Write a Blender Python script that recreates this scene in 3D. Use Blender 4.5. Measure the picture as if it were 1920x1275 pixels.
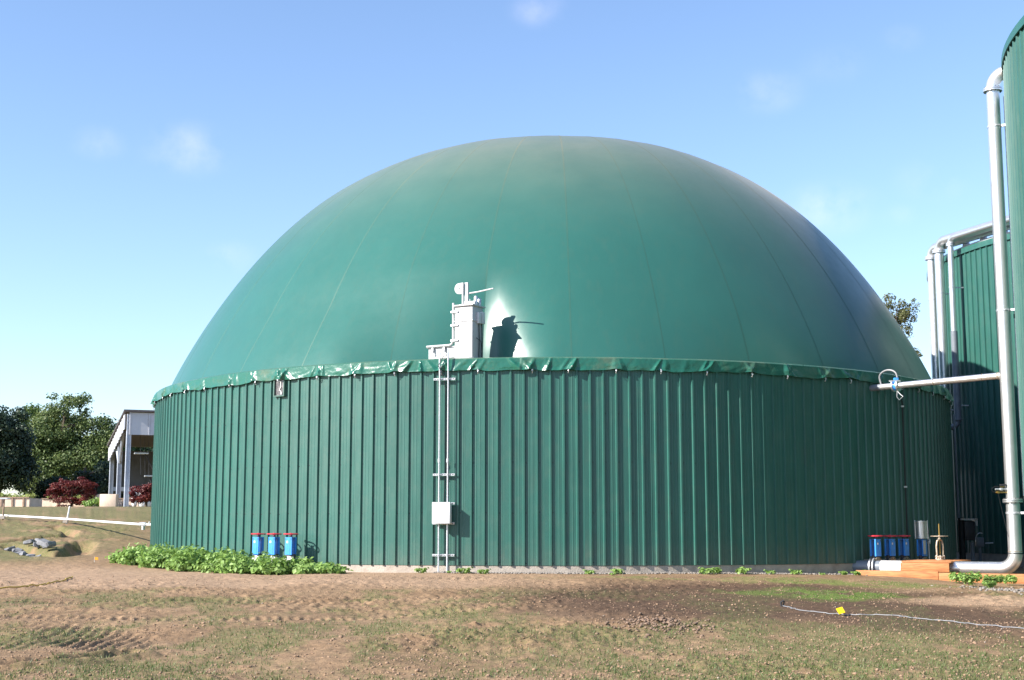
import bpy, bmesh, math, random
import numpy as np
from mathutils import Vector, Matrix, Quaternion

R_ = math.radians
for o in list(bpy.data.objects): bpy.data.objects.remove(o)
scene = bpy.context.scene
COL = scene.collection

# ------------------------------------------------------------------ camera
cam_d = bpy.data.cameras.new('camera'); cam = bpy.data.objects.new('camera', cam_d); COL.objects.link(cam)
cam.location = (0, 0, 0.96)
cam.rotation_euler = (R_(90) + 0.13645, 0, 0)
cam_d.sensor_width = 36; cam_d.lens = 36 * 2600 / 1920
cam_d.clip_start = 0.1; cam_d.clip_end = 6000
scene.camera = cam
scene.render.resolution_x = 1024; scene.render.resolution_y = 680

# ------------------------------------------------------------------ sun and sky
SUN_DIR = Vector((-0.917 * math.cos(R_(31)), -0.399 * math.cos(R_(31)), math.sin(R_(31)))).normalized()
sun_d = bpy.data.lights.new('sun', 'SUN'); sun = bpy.data.objects.new('sun', sun_d); COL.objects.link(sun)
sun_d.energy = 5.0; sun_d.angle = R_(0.5); sun_d.color = (1.0, 0.95, 0.87)
sun.rotation_euler = SUN_DIR.to_track_quat('Z', 'Y').to_euler()
sun.location = (-30, -10, 40)

world = bpy.data.worlds.new('World'); scene.world = world; world.use_nodes = True
wt = world.node_tree; wt.nodes.clear()
def wn(t, **k):
    n = wt.nodes.new(t)
    for a, b in k.items(): setattr(n, a, b)
    return n
sky = wn('ShaderNodeTexSky', sky_type='NISHITA', sun_disc=False)
sky.sun_elevation = R_(31); sky.sun_rotation = math.atan2(SUN_DIR.x, SUN_DIR.y)
sky.air_density = 1.0; sky.dust_density = 0.35; sky.ozone_density = 3.2; sky.altitude = 50
bg = wn('ShaderNodeBackground'); bg.inputs['Strength'].default_value = 0.12
out = wn('ShaderNodeOutputWorld')
tc = wn('ShaderNodeTexCoord')
# thin wisps of cloud: soft patches broken by noise, scattered over the whole sky
nz = wn('ShaderNodeTexNoise'); nz.inputs['Scale'].default_value = 26; nz.inputs['Detail'].default_value = 6; nz.inputs['Roughness'].default_value = 0.55
wt.links.new(tc.outputs['Generated'], nz.inputs['Vector'])
cloud_dirs = []
def px_dir(x, y):
    u = (x - 960) / 2600; v = -(y - 637.5) / 2600; c, s = math.cos(0.13645), math.sin(0.13645)
    return Vector((u, c - s * v, s + c * v)).normalized()
for (x, y, r, k) in [(350, 280, 80, .32), (185, 268, 50, .2), (1440, 172, 66, .22), (1552, 390, 84, .3), (1008, 18, 52, .25),
                     (1565, 122, 60, .1), (430, 482, 52, .18), (1690, 72, 40, .1), (1755, 335, 70, .13), (1685, 405, 36, .1)]:
    cloud_dirs.append((px_dir(x, y), r / 2600, k))
rs = random.Random(5)
for i in range(5):
    a = rs.uniform(R_(35), R_(325)); e = rs.uniform(R_(10), R_(40))
    cloud_dirs.append((Vector((math.sin(a) * math.cos(e), math.cos(a) * math.cos(e), math.sin(e))), rs.uniform(.02, .035), rs.uniform(.25, .6)))
acc = None
for (d, r, k) in cloud_dirs:
    sub = wn('ShaderNodeVectorMath', operation='SUBTRACT'); wt.links.new(tc.outputs['Generated'], sub.inputs[0]); sub.inputs[1].default_value = d
    mul = wn('ShaderNodeVectorMath', operation='MULTIPLY'); wt.links.new(sub.outputs[0], mul.inputs[0]); mul.inputs[1].default_value = (0.8 / r, 0.8 / r, 1.35 / r)
    ln = wn('ShaderNodeVectorMath', operation='LENGTH'); wt.links.new(mul.outputs[0], ln.inputs[0])
    mr = wn('ShaderNodeMapRange', interpolation_type='SMOOTHERSTEP'); wt.links.new(ln.outputs['Value'], mr.inputs['Value'])
    mr.inputs['From Min'].default_value = 1.15; mr.inputs['From Max'].default_value = 0.0; mr.inputs['To Max'].default_value = k
    if acc is None: acc = mr.outputs[0]
    else:
        ad = wn('ShaderNodeMath', operation='ADD'); wt.links.new(acc, ad.inputs[0]); wt.links.new(mr.outputs[0], ad.inputs[1]); acc = ad.outputs[0]
nr = wn('ShaderNodeMapRange'); wt.links.new(nz.outputs[0], nr.inputs['Value']); nr.inputs['From Min'].default_value = .38; nr.inputs['From Max'].default_value = .74
cm = wn('ShaderNodeMath', operation='MULTIPLY', use_clamp=True); wt.links.new(acc, cm.inputs[0]); wt.links.new(nr.outputs[0], cm.inputs[1])
mixc = wn('ShaderNodeMix', data_type='RGBA'); wt.links.new(cm.outputs[0], mixc.inputs['Factor'])
wt.links.new(sky.outputs[0], mixc.inputs[6]); mixc.inputs[7].default_value = (5.4, 5.4, 6.2, 1)
tint = wn('ShaderNodeMix', data_type='RGBA', blend_type='MULTIPLY'); tint.inputs['Factor'].default_value = 1.0
wt.links.new(mixc.outputs[2], tint.inputs[6]); tint.inputs[7].default_value = (1.02, .99, 1.02, 1)
wt.links.new(tint.outputs[2], bg.inputs['Color']); wt.links.new(bg.outputs[0], out.inputs['Surface'])

vs = scene.view_settings
vs.view_transform = 'Standard'; vs.look = 'None'; vs.exposure = 1.1; vs.gamma = 1.0; vs.use_curve_mapping = False

# ------------------------------------------------------------------ materials
def new_mat(name):
    m = bpy.data.materials.new(name); m.use_nodes = True
    return m, m.node_tree, m.node_tree.nodes['Principled BSDF']
def simple(name, col, rough=.5, metal=0, var=.12, scale=6, bump=0.0, bscale=40, spec=None, dirt=None, dirt_amt=.4, dirt_scale=3):
    m, t, b = new_mat(name)
    co = t.nodes.new('ShaderNodeTexCoord')
    n = t.nodes.new('ShaderNodeTexNoise'); n.inputs['Scale'].default_value = scale; n.inputs['Detail'].default_value = 5
    t.links.new(co.outputs['Object'], n.inputs['Vector'])
    mx = t.nodes.new('ShaderNodeMix'); mx.data_type = 'RGBA'
    mr = t.nodes.new('ShaderNodeMapRange'); t.links.new(n.outputs[0], mr.inputs['Value']); mr.inputs['From Min'].default_value = .3; mr.inputs['From Max'].default_value = .7
    t.links.new(mr.outputs[0], mx.inputs['Factor'])
    mx.inputs[6].default_value = tuple(c * (1 - var) for c in col) + (1,); mx.inputs[7].default_value = tuple(min(1, c * (1 + var)) for c in col) + (1,)
    last = mx.outputs[2]
    if dirt:
        n2 = t.nodes.new('ShaderNodeTexNoise'); n2.inputs['Scale'].default_value = dirt_scale; n2.inputs['Detail'].default_value = 8; n2.inputs['Roughness'].default_value = .7
        t.links.new(co.outputs['Object'], n2.inputs['Vector'])
        r2 = t.nodes.new('ShaderNodeMapRange'); t.links.new(n2.outputs[0], r2.inputs['Value']); r2.inputs['From Min'].default_value = .5; r2.inputs['From Max'].default_value = .75; r2.inputs['To Max'].default_value = dirt_amt
        m2 = t.nodes.new('ShaderNodeMix'); m2.data_type = 'RGBA'; t.links.new(r2.outputs[0], m2.inputs['Factor']); t.links.new(last, m2.inputs[6]); m2.inputs[7].default_value = tuple(dirt) + (1,)
        last = m2.outputs[2]
    t.links.new(last, b.inputs['Base Color'])
    b.inputs['Roughness'].default_value = rough; b.inputs['Metallic'].default_value = metal
    if spec is not None: b.inputs['Specular IOR Level'].default_value = spec
    if bump:
        nb = t.nodes.new('ShaderNodeTexNoise'); nb.inputs['Scale'].default_value = bscale; nb.inputs['Detail'].default_value = 4
        t.links.new(co.outputs['Object'], nb.inputs['Vector'])
        bp = t.nodes.new('ShaderNodeBump'); bp.inputs['Strength'].default_value = bump; bp.inputs['Distance'].default_value = .02
        t.links.new(nb.outputs[0], bp.inputs['Height']); t.links.new(bp.outputs[0], b.inputs['Normal'])
    return m

def cladding_mat():
    m, t, b = new_mat('green_painted_steel')
    co = t.nodes.new('ShaderNodeTexCoord'); oi = t.nodes.new('ShaderNodeObjectInfo')
    ad = t.nodes.new('ShaderNodeVectorMath'); ad.operation = 'ADD'
    sc = t.nodes.new('ShaderNodeVectorMath'); sc.operation = 'SCALE'; sc.inputs['Scale'].default_value = 37.0
    cmb = t.nodes.new('ShaderNodeCombineXYZ')
    for i in range(3): t.links.new(oi.outputs['Random'], cmb.inputs[i])
    t.links.new(cmb.outputs[0], sc.inputs[0]); t.links.new(co.outputs['Object'], ad.inputs[0]); t.links.new(sc.outputs[0], ad.inputs[1])
    mp = t.nodes.new('ShaderNodeMapping'); mp.inputs['Scale'].default_value = (1, 1, .18); t.links.new(ad.outputs[0], mp.inputs['Vector'])
    n = t.nodes.new('ShaderNodeTexNoise'); n.inputs['Scale'].default_value = 5; n.inputs['Detail'].default_value = 7; n.inputs['Roughness'].default_value = .62
    t.links.new(mp.outputs[0], n.inputs['Vector'])
    cr = t.nodes.new('ShaderNodeValToRGB'); t.links.new(n.outputs[0], cr.inputs['Fac'])
    cr.color_ramp.elements[0].position = .3; cr.color_ramp.elements[0].color = (.020, .092, .074, 1)
    cr.color_ramp.elements[1].position = .72; cr.color_ramp.elements[1].color = (.029, .120, .096, 1)
    hs = t.nodes.new('ShaderNodeHueSaturation'); t.links.new(cr.outputs[0], hs.inputs['Color'])
    vr = t.nodes.new('ShaderNodeMapRange'); t.links.new(oi.outputs['Random'], vr.inputs['Value']); vr.inputs['To Min'].default_value = .93; vr.inputs['To Max'].default_value = 1.07
    t.links.new(vr.outputs[0], hs.inputs['Value'])
    # splashed soil at the foot and faint chalky marks
    n3 = t.nodes.new('ShaderNodeTexNoise'); n3.inputs['Scale'].default_value = 2.6; n3.inputs['Detail'].default_value = 9; n3.inputs['Roughness'].default_value = .72
    t.links.new(ad.outputs[0], n3.inputs['Vector'])
    sx = t.nodes.new('ShaderNodeSeparateXYZ'); t.links.new(co.outputs['Object'], sx.inputs[0])
    zr = t.nodes.new('ShaderNodeMapRange'); t.links.new(sx.outputs['Z'], zr.inputs['Value']); zr.inputs['From Min'].default_value = .75; zr.inputs['From Max'].default_value = .15; zr.inputs['To Max'].default_value = .55
    df = t.nodes.new('ShaderNodeMapRange'); t.links.new(n3.outputs[0], df.inputs['Value']); df.inputs['From Min'].default_value = .48; df.inputs['From Max'].default_value = .8; df.inputs['To Max'].default_value = .22
    ml = t.nodes.new('ShaderNodeMath'); ml.operation = 'MULTIPLY_ADD'; t.links.new(zr.outputs[0], ml.inputs[0]); t.links.new(n3.outputs[0], ml.inputs[1]); t.links.new(df.outputs[0], ml.inputs[2])
    mx = t.nodes.new('ShaderNodeMix'); mx.data_type = 'RGBA'; t.links.new(ml.outputs[0], mx.inputs['Factor']); t.links.new(hs.outputs[0], mx.inputs[6]); mx.inputs[7].default_value = (.12, .14, .11, 1)
    t.links.new(mx.outputs[2], b.inputs['Base Color'])
    b.inputs['Roughness'].default_value = .38
    rr = t.nodes.new('ShaderNodeMapRange'); t.links.new(n3.outputs[0], rr.inputs['Value']); rr.inputs['To Min'].default_value = .3; rr.inputs['To Max'].default_value = .52
    t.links.new(rr.outputs[0], b.inputs['Roughness'])
    nb = t.nodes.new('ShaderNodeTexNoise'); nb.inputs['Scale'].default_value = 2.2; nb.inputs['Detail'].default_value = 2
    t.links.new(mp.outputs[0], nb.inputs['Vector'])
    bp = t.nodes.new('ShaderNodeBump'); bp.inputs['Strength'].default_value = .35; bp.inputs['Distance'].default_value = .02
    t.links.new(nb.outputs[0], bp.inputs['Height']); t.links.new(bp.outputs[0], b.inputs['Normal'])
    return m

def membrane_mat(name, base, dusty, rough, wrinkle=.0, stain=None):
    m, t, b = new_mat(name)
    co = t.nodes.new('ShaderNodeTexCoord')
    n = t.nodes.new('ShaderNodeTexNoise'); n.inputs['Scale'].default_value = .8; n.inputs['Detail'].default_value = 8; n.inputs['Roughness'].default_value = .6
    t.links.new(co.outputs['Object'], n.inputs['Vector'])
    mx = t.nodes.new('ShaderNodeMix'); mx.data_type = 'RGBA'
    t.links.new(n.outputs[0], mx.inputs['Factor'])
    mx.inputs[6].default_value = tuple(c * .9 for c in base) + (1,); mx.inputs[7].default_value = tuple(c * 1.1 for c in base) + (1,)
    # dust that has settled on the flatter top of the membrane
    ge = t.nodes.new('ShaderNodeNewGeometry'); sx = t.nodes.new('ShaderNodeSeparateXYZ'); t.links.new(ge.outputs['Normal'], sx.inputs[0])
    zr = t.nodes.new('ShaderNodeMapRange'); zr.interpolation_type = 'SMOOTHSTEP'; t.links.new(sx.outputs['Z'], zr.inputs['Value']); zr.inputs['From Min'].default_value = .55; zr.inputs['From Max'].default_value = 1.0; zr.inputs['To Max'].default_value = dusty
    mm = t.nodes.new('ShaderNodeMath'); mm.operation = 'MULTIPLY'; t.links.new(zr.outputs[0], mm.inputs[0])
    nr = t.nodes.new('ShaderNodeMapRange'); t.links.new(n.outputs[0], nr.inputs['Value']); nr.inputs['From Min'].default_value = .2; nr.inputs['From Max'].default_value = .7; nr.inputs['To Min'].default_value = .6; nr.inputs['To Max'].default_value = 1
    t.links.new(nr.outputs[0], mm.inputs[1])
    m2 = t.nodes.new('ShaderNodeMix'); m2.data_type = 'RGBA'; t.links.new(mm.outputs[0], m2.inputs['Factor']); t.links.new(mx.outputs[2], m2.inputs[6]); m2.inputs[7].default_value = (.34, .27, .19, 1)
    last = m2.outputs[2]
    if stain:
        n2 = t.nodes.new('ShaderNodeTexNoise'); n2.inputs['Scale'].default_value = 1.7; n2.inputs['Detail'].default_value = 9; n2.inputs['Roughness'].default_value = .7
        t.links.new(co.outputs['Object'], n2.inputs['Vector'])
        r2 = t.nodes.new('ShaderNodeMapRange'); t.links.new(n2.outputs[0], r2.inputs['Value']); r2.inputs['From Min'].default_value = .52; r2.inputs['From Max'].default_value = .72; r2.inputs['To Max'].default_value = .6
        m3 = t.nodes.new('ShaderNodeMix'); m3.data_type = 'RGBA'; t.links.new(r2.outputs[0], m3.inputs['Factor']); t.links.new(last, m3.inputs[6]); m3.inputs[7].default_value = tuple(stain) + (1,)
        last = m3.outputs[2]
    # rain streaks and faint grime running down the membrane
    ms_ = t.nodes.new('ShaderNodeMapping'); ms_.inputs['Scale'].default_value = (2.6, 2.6, .22); t.links.new(co.outputs['Object'], ms_.inputs['Vector'])
    n5 = t.nodes.new('ShaderNodeTexNoise'); n5.inputs['Scale'].default_value = 1.6; n5.inputs['Detail'].default_value = 8; n5.inputs['Roughness'].default_value = .65; t.links.new(ms_.outputs[0], n5.inputs['Vector'])
    r5 = t.nodes.new('ShaderNodeMapRange'); t.links.new(n5.outputs[0], r5.inputs['Value']); r5.inputs['From Min'].default_value = .5; r5.inputs['From Max'].default_value = .75; r5.inputs['To Max'].default_value = .12
    m5 = t.nodes.new('ShaderNodeMix'); m5.data_type = 'RGBA'; t.links.new(r5.outputs[0], m5.inputs['Factor']); t.links.new(last, m5.inputs[6]); m5.inputs[7].default_value = (.10, .13, .085, 1)
    last = m5.outputs[2]
    t.links.new(last, b.inputs['Base Color'])
    b.inputs['Roughness'].default_value = rough
    n4 = t.nodes.new('ShaderNodeTexNoise'); n4.inputs['Scale'].default_value = 3.; n4.inputs['Detail'].default_value = 8; n4.inputs['Roughness'].default_value = .7
    t.links.new(co.outputs['Object'], n4.inputs['Vector'])
    r4 = t.nodes.new('ShaderNodeMapRange'); t.links.new(n4.outputs[0], r4.inputs['Value']); r4.inputs['To Min'].default_value = rough - .06; r4.inputs['To Max'].default_value = rough + .1
    t.links.new(r4.outputs[0], b.inputs['Roughness'])
    b.inputs['Sheen Weight'].default_value = .1 if not stain else .0
    b.inputs['Specular IOR Level'].default_value = .45 if not stain else .5
    b.inputs['Sheen Roughness'].default_value = .35; b.inputs['Sheen Tint'].default_value = (.9, .78, .6, 1)
    nb = t.nodes.new('ShaderNodeTexNoise'); nb.inputs['Scale'].default_value = 1.6 if not stain else 9; nb.inputs['Detail'].default_value = 3
    t.links.new(co.outputs['Object'], nb.inputs['Vector'])
    bp = t.nodes.new('ShaderNodeBump'); bp.inputs['Strength'].default_value = .12 if not stain else .3; bp.inputs['Distance'].default_value = .03
    t.links.new(nb.outputs[0], bp.inputs['Height']); t.links.new(bp.outputs[0], b.inputs['Normal'])
    return m

def wood_mat():
    m, t, b = new_mat('stained_timber')
    co = t.nodes.new('ShaderNodeTexCoord'); oi = t.nodes.new('ShaderNodeObjectInfo')
    ad = t.nodes.new('ShaderNodeVectorMath'); ad.operation = 'ADD'; t.links.new(co.outputs['Object'], ad.inputs[0])
    cmb = t.nodes.new('ShaderNodeCombineXYZ'); ml = t.nodes.new('ShaderNodeMath'); ml.operation = 'MULTIPLY'; ml.inputs[1].default_value = 30; t.links.new(oi.outputs['Random'], ml.inputs[0]); t.links.new(ml.outputs[0], cmb.inputs[1])
    t.links.new(cmb.outputs[0], ad.inputs[1])
    mp = t.nodes.new('ShaderNodeMapping'); mp.inputs['Scale'].default_value = (1.2, 14, 14); t.links.new(ad.outputs[0], mp.inputs['Vector'])
    n = t.nodes.new('ShaderNodeTexNoise'); n.inputs['Scale'].default_value = 2.5; n.inputs['Detail'].default_value = 8; n.inputs['Distortion'].default_value = .6; t.links.new(mp.outputs[0], n.inputs['Vector'])
    cr = t.nodes.new('ShaderNodeValToRGB'); t.links.new(n.outputs[0], cr.inputs['Fac'])
    cr.color_ramp.elements[0].position = .25; cr.color_ramp.elements[0].color = (.24, .085, .028, 1)
    cr.color_ramp.elements[1].position = .65; cr.color_ramp.elements[1].color = (.50, .21, .075, 1)
    t.links.new(cr.outputs[0], b.inputs['Base Color']); b.inputs['Roughness'].default_value = .7
    bp = t.nodes.new('ShaderNodeBump'); bp.inputs['Strength'].default_value = .4; bp.inputs['Distance'].default_value = .01; t.links.new(n.outputs[0], bp.inputs['Height']); t.links.new(bp.outputs[0], b.inputs['Normal'])
    return m

def leaf_mat(name, cols, trans=.35, rough=.5):
    m, t, b = new_mat(name)
    ge = t.nodes.new('ShaderNodeNewGeometry'); co = t.nodes.new('ShaderNodeTexCoord')
    n = t.nodes.new('ShaderNodeTexNoise'); n.inputs['Scale'].default_value = .9; n.inputs['Detail'].default_value = 3; t.links.new(co.outputs['Object'], n.inputs['Vector'])
    mm = t.nodes.new('ShaderNodeMath'); mm.operation = 'MULTIPLY_ADD'; t.links.new(ge.outputs['Random Per Island'], mm.inputs[0]); mm.inputs[1].default_value = .6
    sb = t.nodes.new('ShaderNodeMath'); sb.operation = 'MULTIPLY_ADD'; t.links.new(n.outputs[0], sb.inputs[0]); sb.inputs[1].default_value = 1.2; sb.inputs[2].default_value = -.4
    t.links.new(sb.outputs[0], mm.inputs[2])
    cr = t.nodes.new('ShaderNodeValToRGB'); t.links.new(mm.outputs[0], cr.inputs['Fac'])
    while len(cr.color_ramp.elements) < len(cols): cr.color_ramp.elements.new(.5)
    for i, c in enumerate(cols):
        cr.color_ramp.elements[i].position = i / max(1, len(cols) - 1); cr.color_ramp.elements[i].color = tuple(c) + (1,)
    t.links.new(cr.outputs[0], b.inputs['Base Color']); b.inputs['Roughness'].default_value = rough; b.inputs['Specular IOR Level'].default_value = .35
    tr = t.nodes.new('ShaderNodeBsdfTranslucent'); t.links.new(cr.outputs[0], tr.inputs['Color'])
    mx = t.nodes.new('ShaderNodeMixShader'); mx.inputs[0].default_value = trans
    o = t.nodes['Material Output']; t.links.new(b.outputs[0], mx.inputs[1]); t.links.new(tr.outputs[0], mx.inputs[2]); t.links.new(mx.outputs[0], o.inputs['Surface'])
    return m

MT = {}
MT['clad'] = cladding_mat()
MT['dome'] = membrane_mat('green_dome_membrane', (.027, .120, .098), .45, .31)
MT['seam'] = membrane_mat('welded_seam_membrane', (.033, .120, .092), .6, .5)
MT['flap'] = membrane_mat('crumpled_rim_membrane', (.016, .118, .08), .25, .27, stain=(.14, .15, .09))
MT['concrete'] = simple('concrete', (.38, .33, .28), .85, var=.15, scale=5, bump=.5, bscale=30, dirt=(.25, .19, .14), dirt_amt=.6)
MT['bunker'] = simple('peach_concrete', (.72, .56, .44), .85, var=.12, scale=2, bump=.3, dirt=(.3, .2, .14))
MT['steel'] = simple('satin_stainless_steel', (.77, .76, .75), .36, metal=.85, var=.07, scale=3, dirt=(.5, .46, .4), dirt_amt=.25, dirt_scale=4)
MT['galv'] = simple('galvanised_steel', (.62, .63, .65), .45, metal=.7, var=.15, scale=18)
MT['white'] = simple('white_coated_metal', (.48, .48, .49), .42, var=.05, scale=3, dirt=(.45, .42, .36), dirt_amt=.3)
MT['plastic'] = simple('pale_grey_enclosure', (.62, .63, .64), .45, var=.04)
MT['whiteplastic'] = simple('white_plastic', (.78, .76, .76), .4, var=.05, dirt=(.4, .33, .26), dirt_amt=.4, dirt_scale=9)
MT['pvcgrey'] = simple('grey_pipe', (.17, .19, .22), .4, var=.1)
MT['blue'] = simple('blue_enamel', (.045, .27, .75), .35, var=.12, scale=9, dirt=(.16, .17, .2), dirt_amt=.3, dirt_scale=8)
MT['red'] = simple('red_enamel', (.52, .03, .05), .4, var=.15, scale=12)
MT['black'] = simple('black_rubber', (.018, .018, .02), .6)
MT['darkmetal'] = simple('dark_cast_iron', (.05, .05, .055), .55, metal=.3, var=.2)
MT['brass'] = simple('brass', (.55, .36, .12), .35, metal=.9)
MT['rusty'] = simple('weathered_steel', (.42, .35, .27), .55, metal=.5, var=.25, scale=20, dirt=(.25, .11, .04), dirt_amt=.7, dirt_scale=14)
MT['wood'] = wood_mat()
MT['greywood'] = simple('weathered_wood', (.3, .2, .14), .8, var=.25, scale=8)
MT['yellow'] = simple('yellow_plastic', (.85, .52, .01), .45, var=.05)
MT['hose'] = simple('yellow_hose', (.5, .34, .04), .6)
MT['orange'] = simple('orange_flag', (.9, .35, .02), .6)
MT['cable'] = simple('grey_cable', (.21, .21, .22), .5)
MT['rock'] = simple('grey_rock', (.19, .19, .20), .85, var=.3, scale=7, bump=.6, bscale=14)
MT['pebble'] = simple('pebble', (.19, .125, .085), .85, var=.35, scale=9)
MT['pebble2'] = simple('dull_pebble', (.30, .24, .19), .85, var=.3, scale=9)
MT['gravel'] = simple('pale_gravel', (.23, .20, .175), .85, var=.3, scale=12)
MT['clod'] = simple('soil_clod', (.275, .178, .113), .95, var=.25, scale=8)
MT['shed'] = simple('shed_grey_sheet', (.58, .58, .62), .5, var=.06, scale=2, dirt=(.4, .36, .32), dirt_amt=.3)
MT['shedback'] = simple('shade_darkened_back_sheet', (.10, .10, .105), .6, var=.15, scale=2, dirt=(.1, .09, .08), dirt_amt=.5)  # sheet colour darkened to stand in for the shade inside the shed
MT['shedcol'] = simple('shed_column_paint', (.42, .46, .54), .55, var=.12, scale=4, dirt=(.3, .26, .22), dirt_amt=.5)
MT['roof'] = simple('dark_roof_sheet', (.13, .11, .11), .6, var=.1)
MT['bark'] = simple('bark', (.10, .075, .055), .9, var=.3, scale=6, bump=.8, bscale=12)
MT['glass'] = simple('dusty_pane', (.10, .09, .09), .12, var=.3, scale=14, dirt=(.45, .40, .38), dirt_amt=.8, dirt_scale=9)
MT['leaf_dark'] = leaf_mat('dark_evergreen_leaves', [(.016, .03, .018), (.028, .05, .026), (.055, .085, .038)], .18)
MT['leaf_mid'] = leaf_mat('broad_green_leaves', [(.06, .092, .03), (.115, .165, .05), (.20, .235, .085)], .3)
MT['leaf_bright'] = leaf_mat('light_green_leaves', [(.045, .085, .02), (.085, .14, .03), (.14, .19, .05)], .35)
MT['leaf_olive'] = leaf_mat('olive_leaves', [(.07, .08, .03), (.12, .13, .045), (.18, .18, .08)], .3)
MT['leaf_red'] = leaf_mat('red_maple_leaves', [(.06, .010, .012), (.14, .022, .022), (.24, .06, .035)], .3)
MT['leaf_weed'] = leaf_mat('weed_leaves', [(.13, .23, .05), (.26, .40, .10), (.40, .54, .20)], .35)
MT['leaf_pale'] = leaf_mat('pale_plants', [(.22, .28, .06), (.36, .4, .12), (.5, .5, .2)], .35)
MT['grass'] = leaf_mat('thin_grass', [(.07, .11, .03), (.12, .16, .05), (.19, .2, .08)], .3)

# ------------------------------------------------------------------ mesh helpers
class MB:
    def __init__(self): self.v = []; self.f = []; self.m = []
    def add(self, vs, fs, mi=0):
        o = len(self.v); self.v += [tuple(p) for p in vs]; self.f += [tuple(i + o for i in q) for q in fs]; self.m += [mi] * len(fs); return self
    def box(self, c, s, rot=None, mi=0, bev=0.0):
        bm = bmesh.new(); bmesh.ops.create_cube(bm, size=1)
        for v in bm.verts: v.co = Vector((v.co.x * s[0], v.co.y * s[1], v.co.z * s[2]))
        if bev: bmesh.ops.bevel(bm, geom=list(bm.edges), offset=bev, segments=2, affect='EDGES', profile=.5)
        mat = rot if rot is not None else Matrix.Identity(3)
        bm.verts.ensure_lookup_table(); bm.verts.index_update()
        self.add([mat @ v.co + Vector(c) for v in bm.verts], [[v.index for v in f.verts] for f in bm.faces], mi); bm.free(); return self
    def tube(self, path, r, n=12, mi=0, caps=True, closed=False):
        P = [Vector(p) for p in path]; L = len(P)
        rr = r if isinstance(r, (list, tuple)) else [r] * L
        vs = []; fs = []
        up = None
        for i, p in enumerate(P):
            if closed: t = (P[(i + 1) % L] - P[i - 1])
            else: t = P[min(i + 1, L - 1)] - P[max(i - 1, 0)]
            t.normalize()
            if up is None:
                up = Vector((0, 0, 1)) if abs(t.z) < .9 else Vector((1, 0, 0))
            a = (up - t * up.dot(t)).normalized(); b = t.cross(a); up = a
            for k in range(n):
                q = 2 * math.pi * k / n; vs.append(p + (a * math.cos(q) + b * math.sin(q)) * rr[i])
        for i in range(L if closed else L - 1):
            j = (i + 1) % L
            for k in range(n):
                k2 = (k + 1) % n; fs.append((i * n + k, i * n + k2, j * n + k2, j * n + k))
        if caps and not closed: fs.append(tuple(range(n - 1, -1, -1))); fs.append(tuple((L - 1) * n + k for k in range(n)))
        return self.add(vs, fs, mi)
    def lathe(self, c, prof, n=24, axis=(0, 0, 1), mi=0, a0=0, a1=2 * math.pi):
        ax = Vector(axis).normalized(); u = ax.orthogonal().normalized(); w = ax.cross(u); c = Vector(c)
        full = abs(a1 - a0 - 2 * math.pi) < 1e-6; m = n if full else n + 1
        vs = []; fs = []
        for (r, h) in prof:
            for k in range(m):
                q = a0 + (a1 - a0) * k / n; vs.append(c + ax * h + (u * math.cos(q) + w * math.sin(q)) * r)
        for i in range(len(prof) - 1):
            for k in range(n):
                k2 = (k + 1) % m; fs.append((i * m + k, i * m + k2, (i + 1) * m + k2, (i + 1) * m + k))
        return self.add(vs, fs, mi)
    def build(self, name, mat, parent=None, smooth=True, loc=(0, 0, 0), angle=35):
        me = bpy.data.meshes.new(name); me.from_pydata(self.v, [], self.f)
        for mm in (mat if isinstance(mat, (list, tuple)) else [mat]): me.materials.append(MT[mm] if isinstance(mm, str) else mm)
        if any(self.m): me.polygons.foreach_set('material_index', self.m)
        if smooth:
            me.polygons.foreach_set('use_smooth', [True] * len(me.polygons))
            me.set_sharp_from_angle(angle=R_(angle))
        me.update()
        o = bpy.data.objects.new(name, me); COL.objects.link(o); o.location = loc
        if parent: o.parent = parent
        return o
def tag(o, label, cat, group=None, kind=None):
    if label: o['label'] = label
    if cat: o['category'] = cat
    if group: o['group'] = group
    if kind: o['kind'] = kind
    return o
def thing(name, label, cat, loc=(0, 0, 0), rz=0, group=None):
    o = bpy.data.objects.new(name, None); COL.objects.link(o); o.location = loc; o.rotation_euler = (0, 0, rz); o.empty_display_size = .3
    return tag(o, label, cat, group)
def copy_tree(o, parent=None):
    c = o.copy(); COL.objects.link(c); c.parent = parent
    for ch in list(o.children): copy_tree(ch, c)
    return c
def link_copy(src, name, parent, loc=(0, 0, 0), rz=0):
    c = bpy.data.objects.new(name, src.data); COL.objects.link(c); c.parent = parent; c.location = loc; c.rotation_euler = (0, 0, rz); return c
def arc(c, u, w, r, a0, a1, n):
    c, u, w = Vector(c), Vector(u), Vector(w)
    return [c + (u * math.cos(a0 + (a1 - a0) * i / n) + w * math.sin(a0 + (a1 - a0) * i / n)) * r for i in range(n + 1)]
def np_mesh(name, V, F, mat, parent=None, smooth=False, loc=(0, 0, 0)):
    me = bpy.data.meshes.new(name)
    V = np.asarray(V, np.float32); F = np.asarray(F, np.int32); k = F.shape[1]
    me.vertices.add(len(V)); me.vertices.foreach_set('co', V.ravel())
    me.loops.add(F.size); me.loops.foreach_set('vertex_index', F.ravel())
    me.polygons.add(len(F)); me.polygons.foreach_set('loop_start', np.arange(0, F.size, k, dtype=np.int32))
    try: me.polygons.foreach_set('loop_total', np.full(len(F), k, np.int32))
    except Exception: pass
    if smooth: me.polygons.foreach_set('use_smooth', np.ones(len(F), bool))
    me.update(calc_edges=True); me.validate()
    me.materials.append(MT[mat] if isinstance(mat, str) else mat)
    o = bpy.data.objects.new(name, me); COL.objects.link(o); o.location = loc
    if parent: o.parent = parent
    return o

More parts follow.
